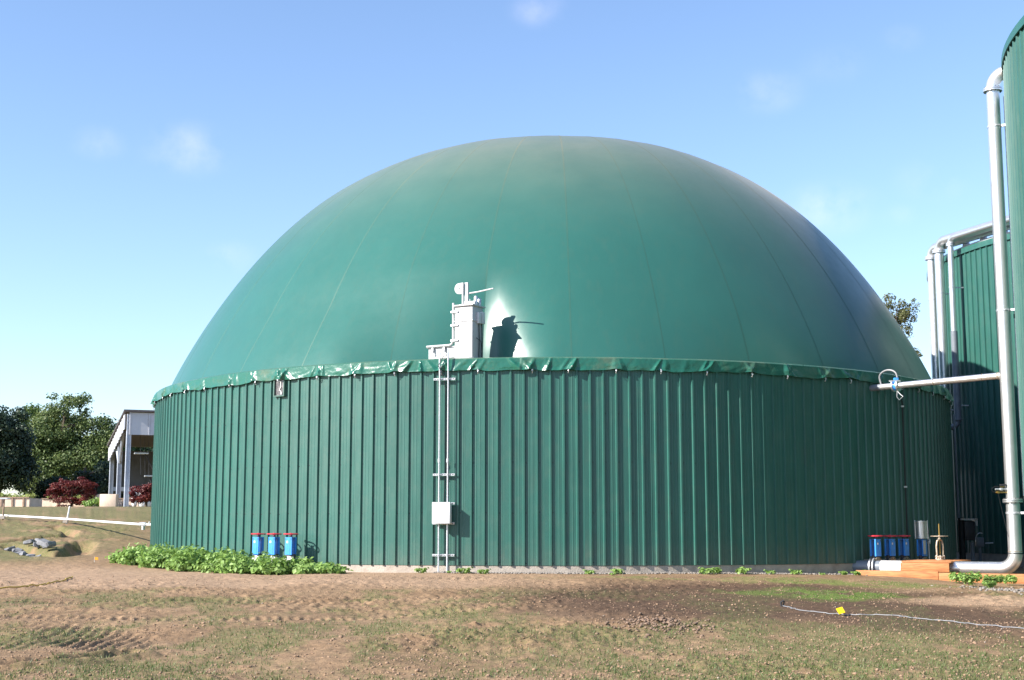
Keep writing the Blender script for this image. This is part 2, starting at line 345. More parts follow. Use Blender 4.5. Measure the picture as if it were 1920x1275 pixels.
# ------------------------------------------------------------------ noise
def _h(ix, iy, s):
    n = (ix.astype(np.int64) * 374761393 + iy.astype(np.int64) * 668265263 + s * 974634777) & 0xffffffff
    n = ((n ^ (n >> 13)) * 1274126177) & 0xffffffff
    n = (n ^ (n >> 16)) & 0xffffff
    return n / float(0xffffff)
def vnoise(x, y, s=0):
    ix = np.floor(x); iy = np.floor(y); fx = x - ix; fy = y - iy
    fx = fx * fx * (3 - 2 * fx); fy = fy * fy * (3 - 2 * fy)
    a = _h(ix, iy, s); b = _h(ix + 1, iy, s); c = _h(ix, iy + 1, s); d = _h(ix + 1, iy + 1, s)
    return a + (b - a) * fx + (c - a) * fy + (a - b - c + d) * fx * fy
def fbm(x, y, s=0, o=4, g=.5):
    t = 0; a = 1; n = 0
    for i in range(o): t = t + a * vnoise(x * 2 ** i, y * 2 ** i, s + i); n += a; a *= g
    return t / n
def sst(a, b, x):
    t = np.clip((x - a) / (b - a), 0, 1); return t * t * (3 - 2 * t)

# ------------------------------------------------------------------ layout constants
TC = (1.188, 43.873); TR = 12.08              # main tank
BC = (25.13, 48.08); BR = 10.0; BZ = 10.42    # tall tank behind
CC = (19.97, 26.72); CR = 9.5; CZ = 11.33     # tall tank at the right
def on_tank(az, r, z=0.0, c=TC):
    a = R_(az); return Vector((c[0] + r * math.sin(a), c[1] - r * math.cos(a), z))

GULLY = [(-14.79, 41.14), (-13.82, 39.7), (-12.75, 38.3), (-12.34, 38.3), (-12.2, 39.2), (-12.6, 41.0), (-12.95, 42.2)]
def seg_dist(x, y, pts):
    d = np.full(np.shape(x), 1e9)
    for (a, b) in zip(pts[:-1], pts[1:]):
        ax, ay = a; bx, by = b; L = (bx - ax) ** 2 + (by - ay) ** 2
        t = np.clip(((x - ax) * (bx - ax) + (y - ay) * (by - ay)) / L, 0, 1)
        d = np.minimum(d, np.hypot(x - ax - t * (bx - ax), y - ay - t * (by - ay)))
    return d
def base_ground(x, y):
    x = np.asarray(x, float); y = np.asarray(y, float)
    z = -0.64 + 0.0202 * np.clip(y, -60, 31.7)
    z = z - .10 * sst(3, 9.5, x) * sst(24, 31, y) - .10 * sst(8.8, 11.0, x) * sst(22, 27, y)
    wl = sst(-8.2, -13.0, x); t = np.clip((y - 33.2) / 25, 0, 1); r = .4 * t * t * (3 - 2 * t) + .6 * t
    z = z + wl * (1.92 * r + .018 * np.clip(y - 58, 0, 40))
    z = z + .2 * sst(-6.5, -10.8, x) * sst(31, 38, y) * (1 - wl)
    far = sst(60, 110, y) * (1 - wl); z = z + far * 1.5
    return z
def ground_z(x, y):
    x = np.asarray(x, float); y = np.asarray(y, float)
    z = base_ground(x, y)
    g = seg_dist(x + .12 * (fbm(x * 2.5, y * 2.5, 71) - .5), y + .3 * (fbm(x * 2.5, y * 2.5, 72) - .5), GULLY)
    z = z - .30 * (1 - sst(.12, .5, g))
    g2 = seg_dist(x, y + .25 * (fbm(x * 2, y * 2, 73) - .5), [(-15.4, 42.4), (-14.37, 43.63), (-13.9, 44.0), (-14.3, 45.3), (-15.4, 47.0)])
    z = z - .2 * (1 - sst(.05, .3, g2))
    return z

# ------------------------------------------------------------------ ground
def relief(x, y):
    lum = (fbm(x * .55, y * .55, 3, 3) - .5) * .12
    rough = .35 + .9 * sst(.35, .65, fbm(x * .35 + 9, y * .35, 11, 3))
    clod = (np.abs(fbm(x * 4.2, y * 4.2, 21, 4, .6) - .5)) * .13 + (fbm(x * 11, y * 11, 31, 3, .6) - .5) * .06
    near_tank = 1 - .6 * sst(27, 30.5, y) * sst(45, 36, y)
    z = lum + clod * rough * near_tank
    return z
def track_relief(x, y):
    wx = x + .25 * (fbm(x * .8, y * .8, 77, 3) - .5)
    u = (x + 5.05) * .88 + (y - 17.0) * .47; v = -(x + 5.05) * .47 + (y - 17.0) * .88
    cov = sst(1.15, .75, np.hypot(u / .62, v / 2.1))
    ridge = np.abs(((wx + .10 * y + .04 * np.sin(y * 2.1)) / .155) % 1 - .5) * 2
    z = cov * ((ridge - .4) * .04 * (.5 + 1.0 * fbm(x * 5, y * 5, 78, 3)) - .012)
    u2 = (x + 6.0) * .75 + (y - 15.6) * .66; v2 = -(x + 6.0) * .66 + (y - 15.6) * .75
    z = z + sst(1.2, .7, np.hypot(u2 / 1.6, v2 / .5)) * (ridge - .45) * .03
    sw = np.abs(y - 21.5 - .9 * np.sin(x * .55 + .4) - .25 * x); ru = np.abs((x * 1.1 + y * .2) / .17 % 1 - .5) * 2
    z = z + sst(.32, .2, np.abs(sw - .0)) * sst(1.5, -1.0, x) * ((ru - .5) * .035 - .012)
    sw2 = np.abs(y - 24.6 - .7 * np.sin(x * .5 + .4) - .2 * x)
    z = z + sst(.3, .18, sw2) * sst(2.5, 0.5, x) * ((ru - .5) * .03 - .012)
    # second, fainter tread along the foot of the tank
    rr = np.hypot(x - TC[0], y - TC[1]); az = np.arctan2(x - TC[0], TC[1] - y)
    s = az * 14.4
    m = sst(.3, .18, np.abs(rr - 14.3)) * sst(-.62, -.5, az) * sst(-.02, -.12, az)
    z = z + m * (np.abs((s / .2) % 1 - .5) * .07 - .02)
    # furrow left of the tread
    d = seg_dist(x + .1 * (fbm(x * 3, y * 3, 5) - .5), y + .2 * (fbm(x * 3, y * 3, 6) - .5), [(-5.8, 13.7), (-5.06, 14.0), (-4.56, 14.42), (-4.1, 15.2)])
    z = z - .07 * np.exp(-(d / .09) ** 2) + .05 * np.exp(-((d - .2) / .10) ** 2) * (.4 + 1.2 * fbm(x * 6, y * 6, 19, 3))
    return z, cov
def masks(x, y):
    wx = x + 1.1 * (fbm(x * .8, y * .45, 41, 4) - .5); wy = y + 2.2 * (fbm(x * .8, y * .45, 51, 4) - .5)
    def ell(cx, cy, rx, ry, soft=.5): return sst(1 + soft, 1 - soft, np.hypot((wx - cx) / rx, (wy - cy) / ry))
    n1 = fbm(x * .9, y * .35, 61, 4); n2 = fbm(x * 3.2, y * 1.6, 65, 4, .6); n3 = fbm(x * 9, y * 6, 67, 3, .6)
    # thin sprouting grass: streaky patches in the foreground and on the bank at the left
    g = sst(.43, .6, n1 * .62 + n2 * .38) * sst(27.5, 24.5, wy) * .9
    g = np.maximum(g, .95 * ell(4.2, 14.3, 4.5, 2.2, .35) * sst(.3, .55, n2 + .08))
    g = np.maximum(g, .8 * ell(-3.2, 13.0, 1.6, 1.5, .5) * sst(.35, .6, n2 + .05))
    g = np.maximum(g, .8 * ell(1.4, 13.2, 2.2, 1.0, .5) * sst(.35, .6, n2))
    bank = sst(-10.6, -13.6, wx) * sst(34.5, 37.5, wy)
    g = np.maximum(g, bank * sst(.30, .50, fbm(x * .7, y * .9, 66, 4) * .55 + n2 * .45) * 1.25)
    g = np.maximum(g, 1.0 * sst(-11.5, -15.5, wx) * sst(50, 56, y) * sst(.3, .5, n2))
    moss = np.maximum(ell(5.7, 25.2, 1.5, 1.4, .5), .8 * ell(7.2, 29.2, 2.2, 1.5, .5)) * sst(.35, .6, n2 + .06)
    moss = np.maximum(moss, .5 * ell(4.7, 29.8, 3.6, .6, .5) * sst(.4, .6, n2))
    wet = np.clip(ell(4.2, 23.6, 4.4, 5.2, .3) + .8 * ell(7.2, 18.4, 2.2, 2.6, .4), 0, 1) * (1 - ell(7.9, 23.0, 1.6, 1.8, .3))
    wet = wet * sst(.2, .5, n2 + .22) * sst(31.3, 29.8, y)
    dry = np.clip(ell(7.9, 23.0, 1.6, 1.8, .3) + sst(25.5, 28, wy) * sst(36, 33, wy) * sst(2.2, -1, wx), 0, 1) * .9
    g = g * (1 - .75 * dry) * (1 - .55 * wet)
    return np.clip(g * (.35 + .9 * n3), 0, 1), np.clip(wet, 0, 1), np.clip(dry, 0, 1), np.clip(moss, 0, 1)

def make_ground():
    dense = np.linspace(-27, 27, 760)
    side = 27 + 153 * (np.linspace(0, 1, 60)[1:]) ** 1.5
    ang = np.radians(np.concatenate([-side[::-1], dense, side[:-1]]))
    r = np.concatenate([[.4, 2, 4, 6, 8, 9.5], np.geomspace(10.5, 52, 470), np.geomspace(53, 2600, 70)])
    A, Rr = np.meshgrid(ang, r)
    X = Rr * np.sin(A); Y = Rr * np.cos(A)
    Z = ground_z(X, Y)
    fade = sst(75, 45, Rr) * sst(7, 10, Rr)
    tr, cov = track_relief(X, Y)
    rel = relief(X, Y) * (1 - .7 * cov) + tr
    rt = np.hypot(X - TC[0], Y - TC[1]); fade = fade * (.25 + .75 * sst(TR + .2, TR + 1.2, rt))
    Z = Z + (rel - .03) * fade
    Z = np.where(Rr > 300, Z - 0.0, Z)
    nr, na = A.shape
    V = np.stack([X, Y, Z], -1).reshape(-1, 3)
    i = np.arange(nr - 1)[:, None] * na; j = np.arange(na)[None, :]; j2 = (j + 1) % na
    F = np.stack([i + j, i + j2, i + na + j2, i + na + j], -1).reshape(-1, 4)[:, ::-1]
    m, t, b = new_mat('bare_soil_and_sprouting_grass')
    o = np_mesh('ground', V, F, m, smooth=True)
    gm = masks(X, Y)
    at = o.data.color_attributes.new('cover', 'FLOAT_COLOR', 'POINT')
    cols = np.ones((V.shape[0], 4), np.float32)
    for k in range(3): cols[:, k] = gm[k].ravel()
    cols[:, 3] = gm[3].ravel()
    at.data.foreach_set('color', cols.ravel())
    N = t.nodes; L = t.links
    an = N.new('ShaderNodeAttribute'); an.attribute_name = 'cover'
    sp = N.new('ShaderNodeSeparateColor'); L.new(an.outputs['Color'], sp.inputs[0])
    co = N.new('ShaderNodeTexCoord')
    def noise(s, d=6, ro=.6):
        n = N.new('ShaderNodeTexNoise'); n.inputs['Scale'].default_value = s; n.inputs['Detail'].default_value = d; n.inputs['Roughness'].default_value = ro; L.new(co.outputs['Object'], n.inputs['Vector']); return n
    n1 = noise(.7); n2 = noise(7, 8, .7); n3 = noise(30, 5, .7)
    cr = N.new('ShaderNodeValToRGB'); L.new(n1.outputs[0], cr.inputs['Fac'])
    cr.color_ramp.elements[0].position = .3; cr.color_ramp.elements[0].color = (.218, .138, .078, 1)
    cr.color_ramp.elements[1].position = .7; cr.color_ramp.elements[1].color = (.318, .210, .124, 1)
    def mix(f, a, bcol, mode='MIX'):
        x = N.new('ShaderNodeMix'); x.data_type = 'RGBA'; x.blend_type = mode
        if hasattr(f, 'links'): L.new(f, x.inputs['Factor'])
        else: x.inputs['Factor'].default_value = f
        L.new(a, x.inputs[6])
        if hasattr(bcol, 'links'): L.new(bcol, x.inputs[7])
        else: x.inputs[7].default_value = tuple(bcol) + (1,)
        return x.outputs[2]
    def mrange(v, a, b2, c=0., d=1.):
        x = N.new('ShaderNodeMapRange'); L.new(v, x.inputs['Value']); x.inputs['From Min'].default_value = a; x.inputs['From Max'].default_value = b2; x.inputs['To Min'].default_value = c; x.inputs['To Max'].default_value = d; return x.outputs[0]
    def mul(a, b2):
        x = N.new('ShaderNodeMath'); x.operation = 'MULTIPLY'; x.use_clamp = True; L.new(a, x.inputs[0])
        if hasattr(b2, 'links'): L.new(b2, x.inputs[1])
        else: x.inputs[1].default_value = b2
        return x.outputs[0]
    c = cr.outputs[0]
    c = mix(mul(sp.outputs[2], .75), c, (.40, .27, .18))                 # dry trodden soil
    c = mix(mul(sp.outputs[1], .9), c, (.088, .052, .034))                 # damp soil
    spk = N.new('ShaderNodeValToRGB'); L.new(n2.outputs[0], spk.inputs['Fac'])
    spk.color_ramp.elements[0].position = .3; spk.color_ramp.elements[0].color = (.6, .6, .6, 1); spk.color_ramp.elements[1].position = .72; spk.color_ramp.elements[1].color = (1.3, 1.28, 1.25, 1)
    c = mix(1.0, c, spk.outputs[0], 'MULTIPLY')
    gf = mul(sp.outputs[0], mrange(n3.outputs[0], .38, .6, .25, 1.0))
    c = mix(mul(gf, .92), c, (.088, .122, .036))                            # thin grass
    c = mix(mul(an.outputs['Alpha'], mrange(n2.outputs[0], .3, .6, .3, 1)), c, (.12, .19, .03))   # moss
    L.new(c, b.inputs['Base Color']); b.inputs['Roughness'].default_value = .95; b.inputs['Specular IOR Level'].default_value = .2
    bp = N.new('ShaderNodeBump'); bp.inputs['Strength'].default_value = .75; bp.inputs['Distance'].default_value = .035
    ad = N.new('ShaderNodeMath'); ad.operation = 'ADD'; L.new(n2.outputs[0], ad.inputs[0]); L.new(mul(n3.outputs[0], .5), ad.inputs[1])
    L.new(ad.outputs[0], bp.inputs['Height']); L.new(bp.outputs[0], b.inputs['Normal'])
    tag(o, 'bare brown soil with thin sprouting grass', None, kind='structure')
    return o
make_ground()
def surf_z(x, y):
    x = np.atleast_1d(np.asarray(x, float)); y = np.atleast_1d(np.asarray(y, float))
    tr, cov = track_relief(x, y); Rr = np.hypot(x, y)
    fade = sst(75, 45, Rr) * sst(7, 10, Rr) * (.25 + .75 * sst(TR + .2, TR + 1.2, np.hypot(x - TC[0], y - TC[1])))
    return ground_z(x, y) + (relief(x, y) * (1 - .7 * cov) + tr - .03) * fade
def gz(x, y): return float(surf_z(x, y)[0])

# ------------------------------------------------------------------ tanks
def panel_mesh(z0, z1, r, step, name):
    """one trapezoidal-rib steel sheet, three ribs wide, bent to radius r, facing -Y"""
    W = step * r; pitch = W / 3
    prof = [(0, 0)]
    for k in range(3):
        c0 = pitch * (k + .5)
        for (d, h) in ((-.034, 0), (-.019, .042), (.019, .042), (.034, 0)): prof.append((c0 + d, h))
        for mfr in (.36, .64):
            c1 = c0 + pitch * mfr
            if c1 + .014 < W - .002:
                for (d, h) in ((-.016, 0), (-.006, .0032), (.006, .0032), (.016, 0)): prof.append((c1 + d, h))
    prof.append((W + .012, .0012)); prof[0] = (0, 0)
    vs = []; fs = []
    for z in (z0, z1):
        for (s, h) in prof:
            a = s / r - step / 2; vs.append(((r + h) * math.sin(a), -(r + h) * math.cos(a), z))
    n = len(prof)
    for i in range(n - 1): fs.append((i, i + 1, n + i + 1, n + i))
    b = MB(); b.add(vs, fs); return b
def clad_tank(root, r, z0, z1, count):
    step = 2 * math.pi / count
    first = panel_mesh(z0, z1, r, step, 'cladding_panel').build('cladding_panel', 'clad', root, smooth=False)
    for k in range(1, count):
        link_copy(first, 'cladding_panel', root, rz=step * k)
    first.rotation_euler = (0, 0, 0)
    return step

tank = thing('digester_tank', 'wide green ribbed steel tank with a big green membrane dome', 'tank', (TC[0], TC[1], 0))
N_P = 83
clad_tank(tank, TR, .17, 4.86, N_P)
MB().lathe((0, 0, 0), [(TR - .3, .165), (TR - .012, .165), (TR - .012, .16), (TR - .012, -.5)], 220).build('foundation_ring', 'concrete', tank)
MB().lathe((0, 0, 0), [(TR - .05, .17), (TR - .05, 4.8)], 120).build('tank_shell', 'darkmetal', tank)
# sheet screws in rows
sc = MB(); rng = random.Random(3)
for k in range(N_P * 3):
    az = (k + .5) / (N_P * 3) * 2 * math.pi - math.pi / N_P
    if abs((az + math.pi) % (2 * math.pi) - math.pi) > R_(100): continue
    for zz in (.23, 1.36, 2.5, 3.62):
        a = az + .052 / TR; zz += rng.uniform(-.015, .015)
        c = Vector((math.sin(a) * (TR + .001), -math.cos(a) * (TR + .001), zz)); n = Vector((math.sin(a), -math.cos(a), 0)); t = Vector((math.cos(a), math.sin(a), 0))
        q = .016
        sc.add([c + t * q, c + Vector((0, 0, q)), c - t * q, c - Vector((0, 0, q)), c + n * .009], [(0, 1, 4), (1, 2, 4), (2, 3, 4), (3, 0, 4)])
tag(sc.build('sheet_screws', 'darkmetal', tank, smooth=False), None, None, kind='stuff')

# dome
DR, DH, DA, DB = 11.788, 7.991, 1.1, 2.8025; RIMZ = 4.936
def dome_r(w): return DR * max(0., 1 - w ** DA) ** (1 / DB)
ws = np.concatenate([np.linspace(0, .9, 1500), 1 - .1 * np.linspace(1, 0, 3000)[1:] ** 2.6])
prof = np.array([(dome_r(w), w * DH) for w in ws]); sl = np.concatenate([[0], np.cumsum(np.hypot(np.diff(prof[:, 0]), np.diff(prof[:, 1])))])
def resample(n, s1): 
    s = np.linspace(0, s1, n); return np.interp(s, sl, ws)
CAPW = float(np.interp(.7, prof[::-1, 0], ws[::-1])); CAPS = float(np.interp(CAPW, ws, sl))
rows_w = resample(64, CAPS)
def dent(az, z):
    """the membrane is pulled in behind the relief unit on the rim"""
    u = (az - R_(-9.5)) * DR
    zz = np.clip(1 - z / 2.5, 0, 1)
    rt = np.clip(1 - u / 1.8, 0, 1) ** 1.8; lf = np.clip(1 + u / 3.7, 0, 1) ** 1.3
    d = np.where(u > 0, rt, lf) * zz * .84
    win = np.clip((az + R_(58)) / R_(22), 0, 1) * np.clip((R_(-20) - az) / R_(9), 0, 1)
    d = d - .24 * win * win * (3 - 2 * win) * np.clip(1 - z / 1.7, 0, 1) ** 1.3  # outward bulge added left of the unit to suppress a sun highlight
    u2 = (az - R_(22)) * DR
    d = d + .12 * np.exp(-(u2 / 1.6) ** 2) * np.clip(1 - z / 1.6, 0, 1) ** 1.5
    return d
def dome_pt(az, w, off=0.0):
    z = w * DH; r = dome_r(w)
    d = float(dent(np.array(az), np.array(z)))
    wob = .02 * math.sin(az * 7 + 1.3) * math.sin(w * 5) + .012 * math.sin(az * 17 + w * 3)
    r2 = max(0.0, r - d + (wob if r > 2 else wob * r / 2))
    # surface normal offset
    dw = .002; r_a = dome_r(min(1, w + dw)); nr = DH * dw; nz_ = r - r_a; l = math.hypot(nr, nz_) or 1
    return Vector(((r2 + off * nr / l) * math.sin(az) + .13 * w * w, -(r2 + off * nr / l) * math.cos(az), RIMZ - .03 + z + off * nz_ / l))
cap = MB(); vs = []; fs = []
capw = [CAPW - .0005] + [float(np.interp(r, prof[::-1, 0], ws[::-1])) for r in (.5, .25)] + [1.0]
NC = 48
for i, w in enumerate(capw):
    for k in range(NC): vs.append(dome_pt(2 * math.pi * k / NC, w, .008))
for i in range(len(capw) - 1):
    for k in range(NC): fs.append((i * NC + k, i * NC + (k + 1) % NC, (i + 1) * NC + (k + 1) % NC, (i + 1) * NC + k))
cap.add(vs, fs)
dome = cap.build('membrane_dome', 'dome', tank, angle=80)
NG = 33; NCOL = 12
for g in range(NG):
    a0 = 2 * math.pi * (g + .09) / NG; a1 = 2 * math.pi * (g + 1.09) / NG
    b = MB(); vs = []; fs = []
    ncol = NCOL if math.cos((a0 + a1) / 2) > -.3 else 7
    for w in rows_w:
        for k in range(ncol + 1):
            u = k / ncol; az = a0 + (a1 - a0) * u
            az = (az + math.pi) % (2 * math.pi) - math.pi
            vs.append(dome_pt(az, w, .003 * math.sin(math.pi * u) * (1 - w)))
    m = ncol + 1
    for i in range(len(rows_w) - 1):
        for k in range(ncol): fs.append((i * m + k, i * m + k + 1, (i + 1) * m + k + 1, (i + 1) * m + k))
    b.add(vs, fs, 0)
    # the welded overlap strip along the gore's edge
    vs = []; fs = []
    hw = (.012 if g % 2 else .018)
    for w in rows_w:
        for s in (-1, 1):
            az = a0 + s * hw / max(.7, dome_r(w)); az = (az + math.pi) % (2 * math.pi) - math.pi
            vs.append(dome_pt(az, w, .0035 if s < 0 else .001))
    for i in range(len(rows_w) - 1): fs.append((i * 2, i * 2 + 1, i * 2 + 3, i * 2 + 2))
    b.add(vs, fs, 1)
    b.build('membrane_gore', ['dome', 'seam'], dome, angle=80)

# crumpled flap of membrane hanging over the rim
def make_flap():
    rng = np.random.RandomState(12)
    fr = np.linspace(-100, 100, 2300); bk = np.linspace(100, 260, 160)[1:-1]
    az = np.radians(np.concatenate([fr, bk])); n = len(az); s = az * TR
    clip_s = np.arange(-22, 22, 1.06) + rng.uniform(-.16, .16, len(np.arange(-22, 22, 1.06)))
    rows = np.linspace(0, 1, 13)
    hem = .315 + .055 * (fbm(s * .5, s * 0, 2, 3) - .5) * 2 + .03 * (fbm(s * 1.7, s * 0 + 3, 4, 2) - .5) * 2
    dcl = np.min(np.abs(s[:, None] - clip_s[None, :]), 1); hem = hem - .03 * np.exp(-(dcl / .16) ** 2)
    # creases: each runs from the rim to the hem at a slant
    disp = np.zeros((len(rows), n))
    folds = []
    for c in clip_s:
        for q in range(rng.randint(2, 5)): folds.append((c + rng.normal(0, .1), rng.uniform(-.6, .6), rng.uniform(.05, .13), rng.uniform(.018, .05)))
    for q in range(46): folds.append((rng.uniform(-21, 21), rng.uniform(-.8, .8), rng.uniform(.05, .2), rng.uniform(-.03, .055)))
    for (c, slant, wd, am) in folds:
        for i, v in enumerate(rows):
            x = np.abs(s - (c + slant * (v - 1) * .45)) / (wd * (.45 + .75 * v))
            disp[i] += am * np.clip(1 - x, 0, 1) * min(1, .15 + v * 1.3)
    nn = 0
    for i, v in enumerate(rows):
        disp[i] += .035 * v * (np.abs(fbm(s * 1.9 + v * .7, s * 0 + v * 1.6, 14, 4, .55) - .5) * 2)
    disp = np.clip(disp, 0, .115)
    V = []
    def ring(r, z): V.append(np.stack([r * np.sin(az), -r * np.cos(az), z], -1))
    one = np.ones(n)
    wob = .012 * (fbm(s * .8, s * 0, 8, 3) - .5)
    ring(10.7 * one, (RIMZ - .09) * one); ring(11.6 * one, RIMZ - .03 + wob); ring(11.95 * one, RIMZ - .006 + wob); ring(12.045 * one, RIMZ + wob); ring(12.115 + .3 * disp[1], RIMZ - .018 + wob)
    for i, v in enumerate(rows):
        if i == 0: continue
        ring(12.14 + disp[i] + .012 * v, RIMZ - .018 - (hem - .018) * v + wob * (1 - v))
    ring(12.125 + disp[-1] * .8, RIMZ - hem - .004)
    ring(12.118 + disp[-1] * .5, RIMZ - hem + .05)
    k = len(V); V = np.concatenate(V); i = np.arange(k - 1)[:, None] * n; j = np.arange(n)[None, :]; j2 = (j + 1) % n
    F = np.stack([i + j, i + n + j, i + n + j2, i + j2], -1).reshape(-1, 4)
    o = np_mesh('rim_flap', V, F, 'flap', tank, smooth=True)
    o.data.set_sharp_from_angle(angle=R_(28))
    first = None
    for c in clip_s:
        a = c / TR
        if abs(a) > R_(92): continue
        if first is None:
            b = MB(); b.tube([(0, .03, .09), (0, -.02, .05), (0, -.035, 0), (0, -.01, -.045), (.0, .02, -.03)], .009, 6); b.box((0, -.03, .025), (.035, .01, .03)); first = b.build('tie_hook', 'galv', tank); ob = first
        else: ob = link_copy(first, 'tie_hook', tank)
        ob.location = (12.16 * math.sin(a), -12.16 * math.cos(a), RIMZ - .34); ob.rotation_euler = (0, 0, a)
make_flap()

def tall_tank(name, label, c, r, z1, count, zb):
    t = thing(name, label, 'tank', (c[0], c[1], 0))
    clad_tank(t, r, zb, z1 - .05, count)
    MB().lathe((0, 0, 0), [(r - .05, zb), (r - .05, z1 - .05)], 120).build('tank_shell', 'darkmetal', t)
    MB().lathe((0, 0, 0), [(r - .2, zb - .005), (r + .0, zb - .005), (r + .0, -.6)], 160).build('foundation_ring', 'concrete', t)
    MB().lathe((0, 0, 0), [(r - .1, z1 + .02), (r + .06, z1 + .02), (r + .07, z1), (r + .07, z1 - .17), (r + .045, z1 - .18), (r + .045, z1 - .1)], 200).build('rim_trim', 'clad', t)
    MB().lathe((0, 0, 0), [(r - .02, z1 + .015), (r - .03, z1 + .1), (r * .5, z1 + .55), (.01, z1 + .8)], 120).build('roof', 'white', t)
    return t
tankB = tall_tank('tall_tank', 'tall green ribbed tank behind the dome with steel pipes up its left edge', BC, BR, BZ, 69, .22)
tankC = tall_tank('tall_tank', 'tallest green ribbed tank cut by the right edge of the picture', CC, CR, CZ, 65, .05)

# small inspection window under the rim
az = R_(-34.6)
w_ = thing('inspection_window', 'small dusty square inspection window under the rim flap at the left', 'window', on_tank(-34.6, TR + .0, 4.43), az)
b = MB()
for (cx, cz, sx_, sz_) in ((-.165, 0, .03, .44), (.165, 0, .03, .44), (0, -.205, .30, .03), (0, .205, .30, .03)): b.box((cx, -.045, cz), (sx_, .09, sz_))
b.build('frame', 'clad', w_); MB().box((0, -.04, 0), (.30, .02, .38)).build('pane', 'glass', w_)
b = MB(); b.tube([(.03, -.055, .15), (.05, -.06, .02), (.0, -.06, -.06), (.06, -.06, -.1)], .012, 6); b.box((.07, -.06, -.14), (.05, .03, .05)); b.build('cord', 'whiteplastic', w_)

# ------------------------------------------------------------------ gas relief unit on the rim
RT = thing('gas_relief_unit', 'white sheet metal tower with a mast and pulley standing on the tank rim', 'relief tower', on_tank(-10.9, 11.66, RIMZ), R_(-29))
def rb(): return MB()
# local: -y is the front
body = rb(); body.box((0, 0, .64), (.48, .50, 1.24), bev=.008); hb = body.build('housing', 'white', RT)
f2 = rb(); f2.box((0, 0, .90), (.515, .535, .022)); f2.build('flange_band', 'white', hb)
f3 = rb(); f3.box((0, 0, 1.27), (.56, .60, .03)); f3.build('top_plate', 'white', RT)
f4 = rb(); f4.box((0, 0, -.01), (.60, .60, .03)); f4.build('base_plate', 'white', RT)
tr_ = rb()
for (c, s) in (((-.62, -.12, .20), (.84, .015, .26)), ((-.62, .12, .20), (.84, .015, .26)), ((-1.035, 0, .20), (.015, .24, .26)), ((-.62, 0, .08), (.84, .24, .015))): tr_.box(c, s)
for y in (-.135, .135): tr_.box((-.63, y, .33), (.88, .04, .018))
tr_.build('side_tray', 'white', RT)
pp = rb(); pth = [(-.33, -.17, 1.36), (-.33, -.17, .55)] + arc((-.45, -.17, .48), (1, 0, 0), (0, 0, -1), .12, 0, math.pi / 2, 6) + [(-1.07, -.17, .36)]
pp.tube(pth, .028, 10); pr = pp.build('edge_pipe', 'white', RT)
for z in (1.13, .81, .45):
    q = rb(); q.box((-.24, -.265, z), (.20, .04, .035)); q.box((-.315, -.22, z), (.05, .10, .05)); q.build('pipe_bracket', 'galv', pr)
for x in (-.58, -.90):
    q = rb(); q.box((x, -.165, .28), (.045, .05, .09)); q.tube([(x, -.19, .25), (x + .02, -.19, .2), (x, -.18, .16)], .016, 6); q.build('pipe_bracket', 'galv', pr)
ms = rb(); ms.box((-.02, -.08, 1.56), (.085, .05, .56)); ms.build('mast', 'white', RT)
pc = rb()
outl = [(.0, .135), (.0, -.135)] + [(-.14 + .0 + math.cos(a) * .125 * 1.0 + .03, math.sin(a) * .13) for a in np.linspace(-math.pi * .5, -math.pi * 1.42, 14)]
cxm, czm = -.075, 1.70
vs = [(cxm + x, -.155 + t, czm + z) for t in (0, .06) for (x, z) in outl]; n = len(outl)
pc.add(vs, [tuple(range(n)), tuple(range(2 * n - 1, n - 1, -1))] + [(i, n + i, n + (i + 1) % n, (i + 1) % n) for i in range(n)])
pco = pc.build('pulley_cover', 'white', RT)
q = rb(); q.lathe((cxm - .1, -.158, czm), [(.001, .004), (.014, .004), (.014, 0)], 10, (0, -1, 0)); q.build('bolt', 'darkmetal', pco)
ar = rb(); ar.tube([(.02, -.06, 1.58), (.25, -.03, 1.60), (.72, -.1, 1.635)], [.02, .019, .017], 8); ar.build('counterweight_arm', 'white', RT)
ch = rb()
for i in range(8):
    u = i / 7; c = Vector((.05 + .26 * u, -.03 + .02 * u, 1.55 - .17 * u - .02 * math.sin(math.pi * u)))
    ch.lathe(c, [(.001, -.014), (.011, 0), (.001, .014)], 6, (.26, 0, -.17))
ch.build('chain', 'darkmetal', RT)
q = rb(); q.box((.07, .0, 1.33), (.30, .24, .10)); q.box((-.10, -.12, 1.42), (.035, .035, .28)); q.tube([(.06, -.06, 1.36), (.06, -.06, 1.44)], .012, 6); q.tube([(-.2, -.1, 1.30), (-.08, -.1, 1.30)], .03, 8); q.build('mast_foot', 'white', RT)
q = rb(); q.lathe((.2, -.02, 1.28), [(.05, 0), (.05, .2), (.03, .23), (.001, .23)], 12); q.lathe((.2, .14, 1.28), [(.05, 0), (.05, .17), (.03, .2), (.001, .2)], 12); q.build('vent_cap', 'galv', RT)
for (y, z, h) in ((.0, .98, .26), (.16, 1.0, .28)):
    q = rb(); q.box((.275, y, z), (.07, .13, h), bev=.006); q.build('control_box', 'plastic', RT)
q = rb()
q.tube([(.262, .02, .85), (.27, .03, .5), (.262, .02, .06)], .012, 6); q.tube([(.265, .15, .86), (.275, .15, .4), (.265, .16, .05)], .012, 6); q.tube([(.262, -.1, .5), (.33, .0, .42), (.30, .1, .2), (.28, .12, .0)], .009, 6)
q.build('cable', 'black', RT)

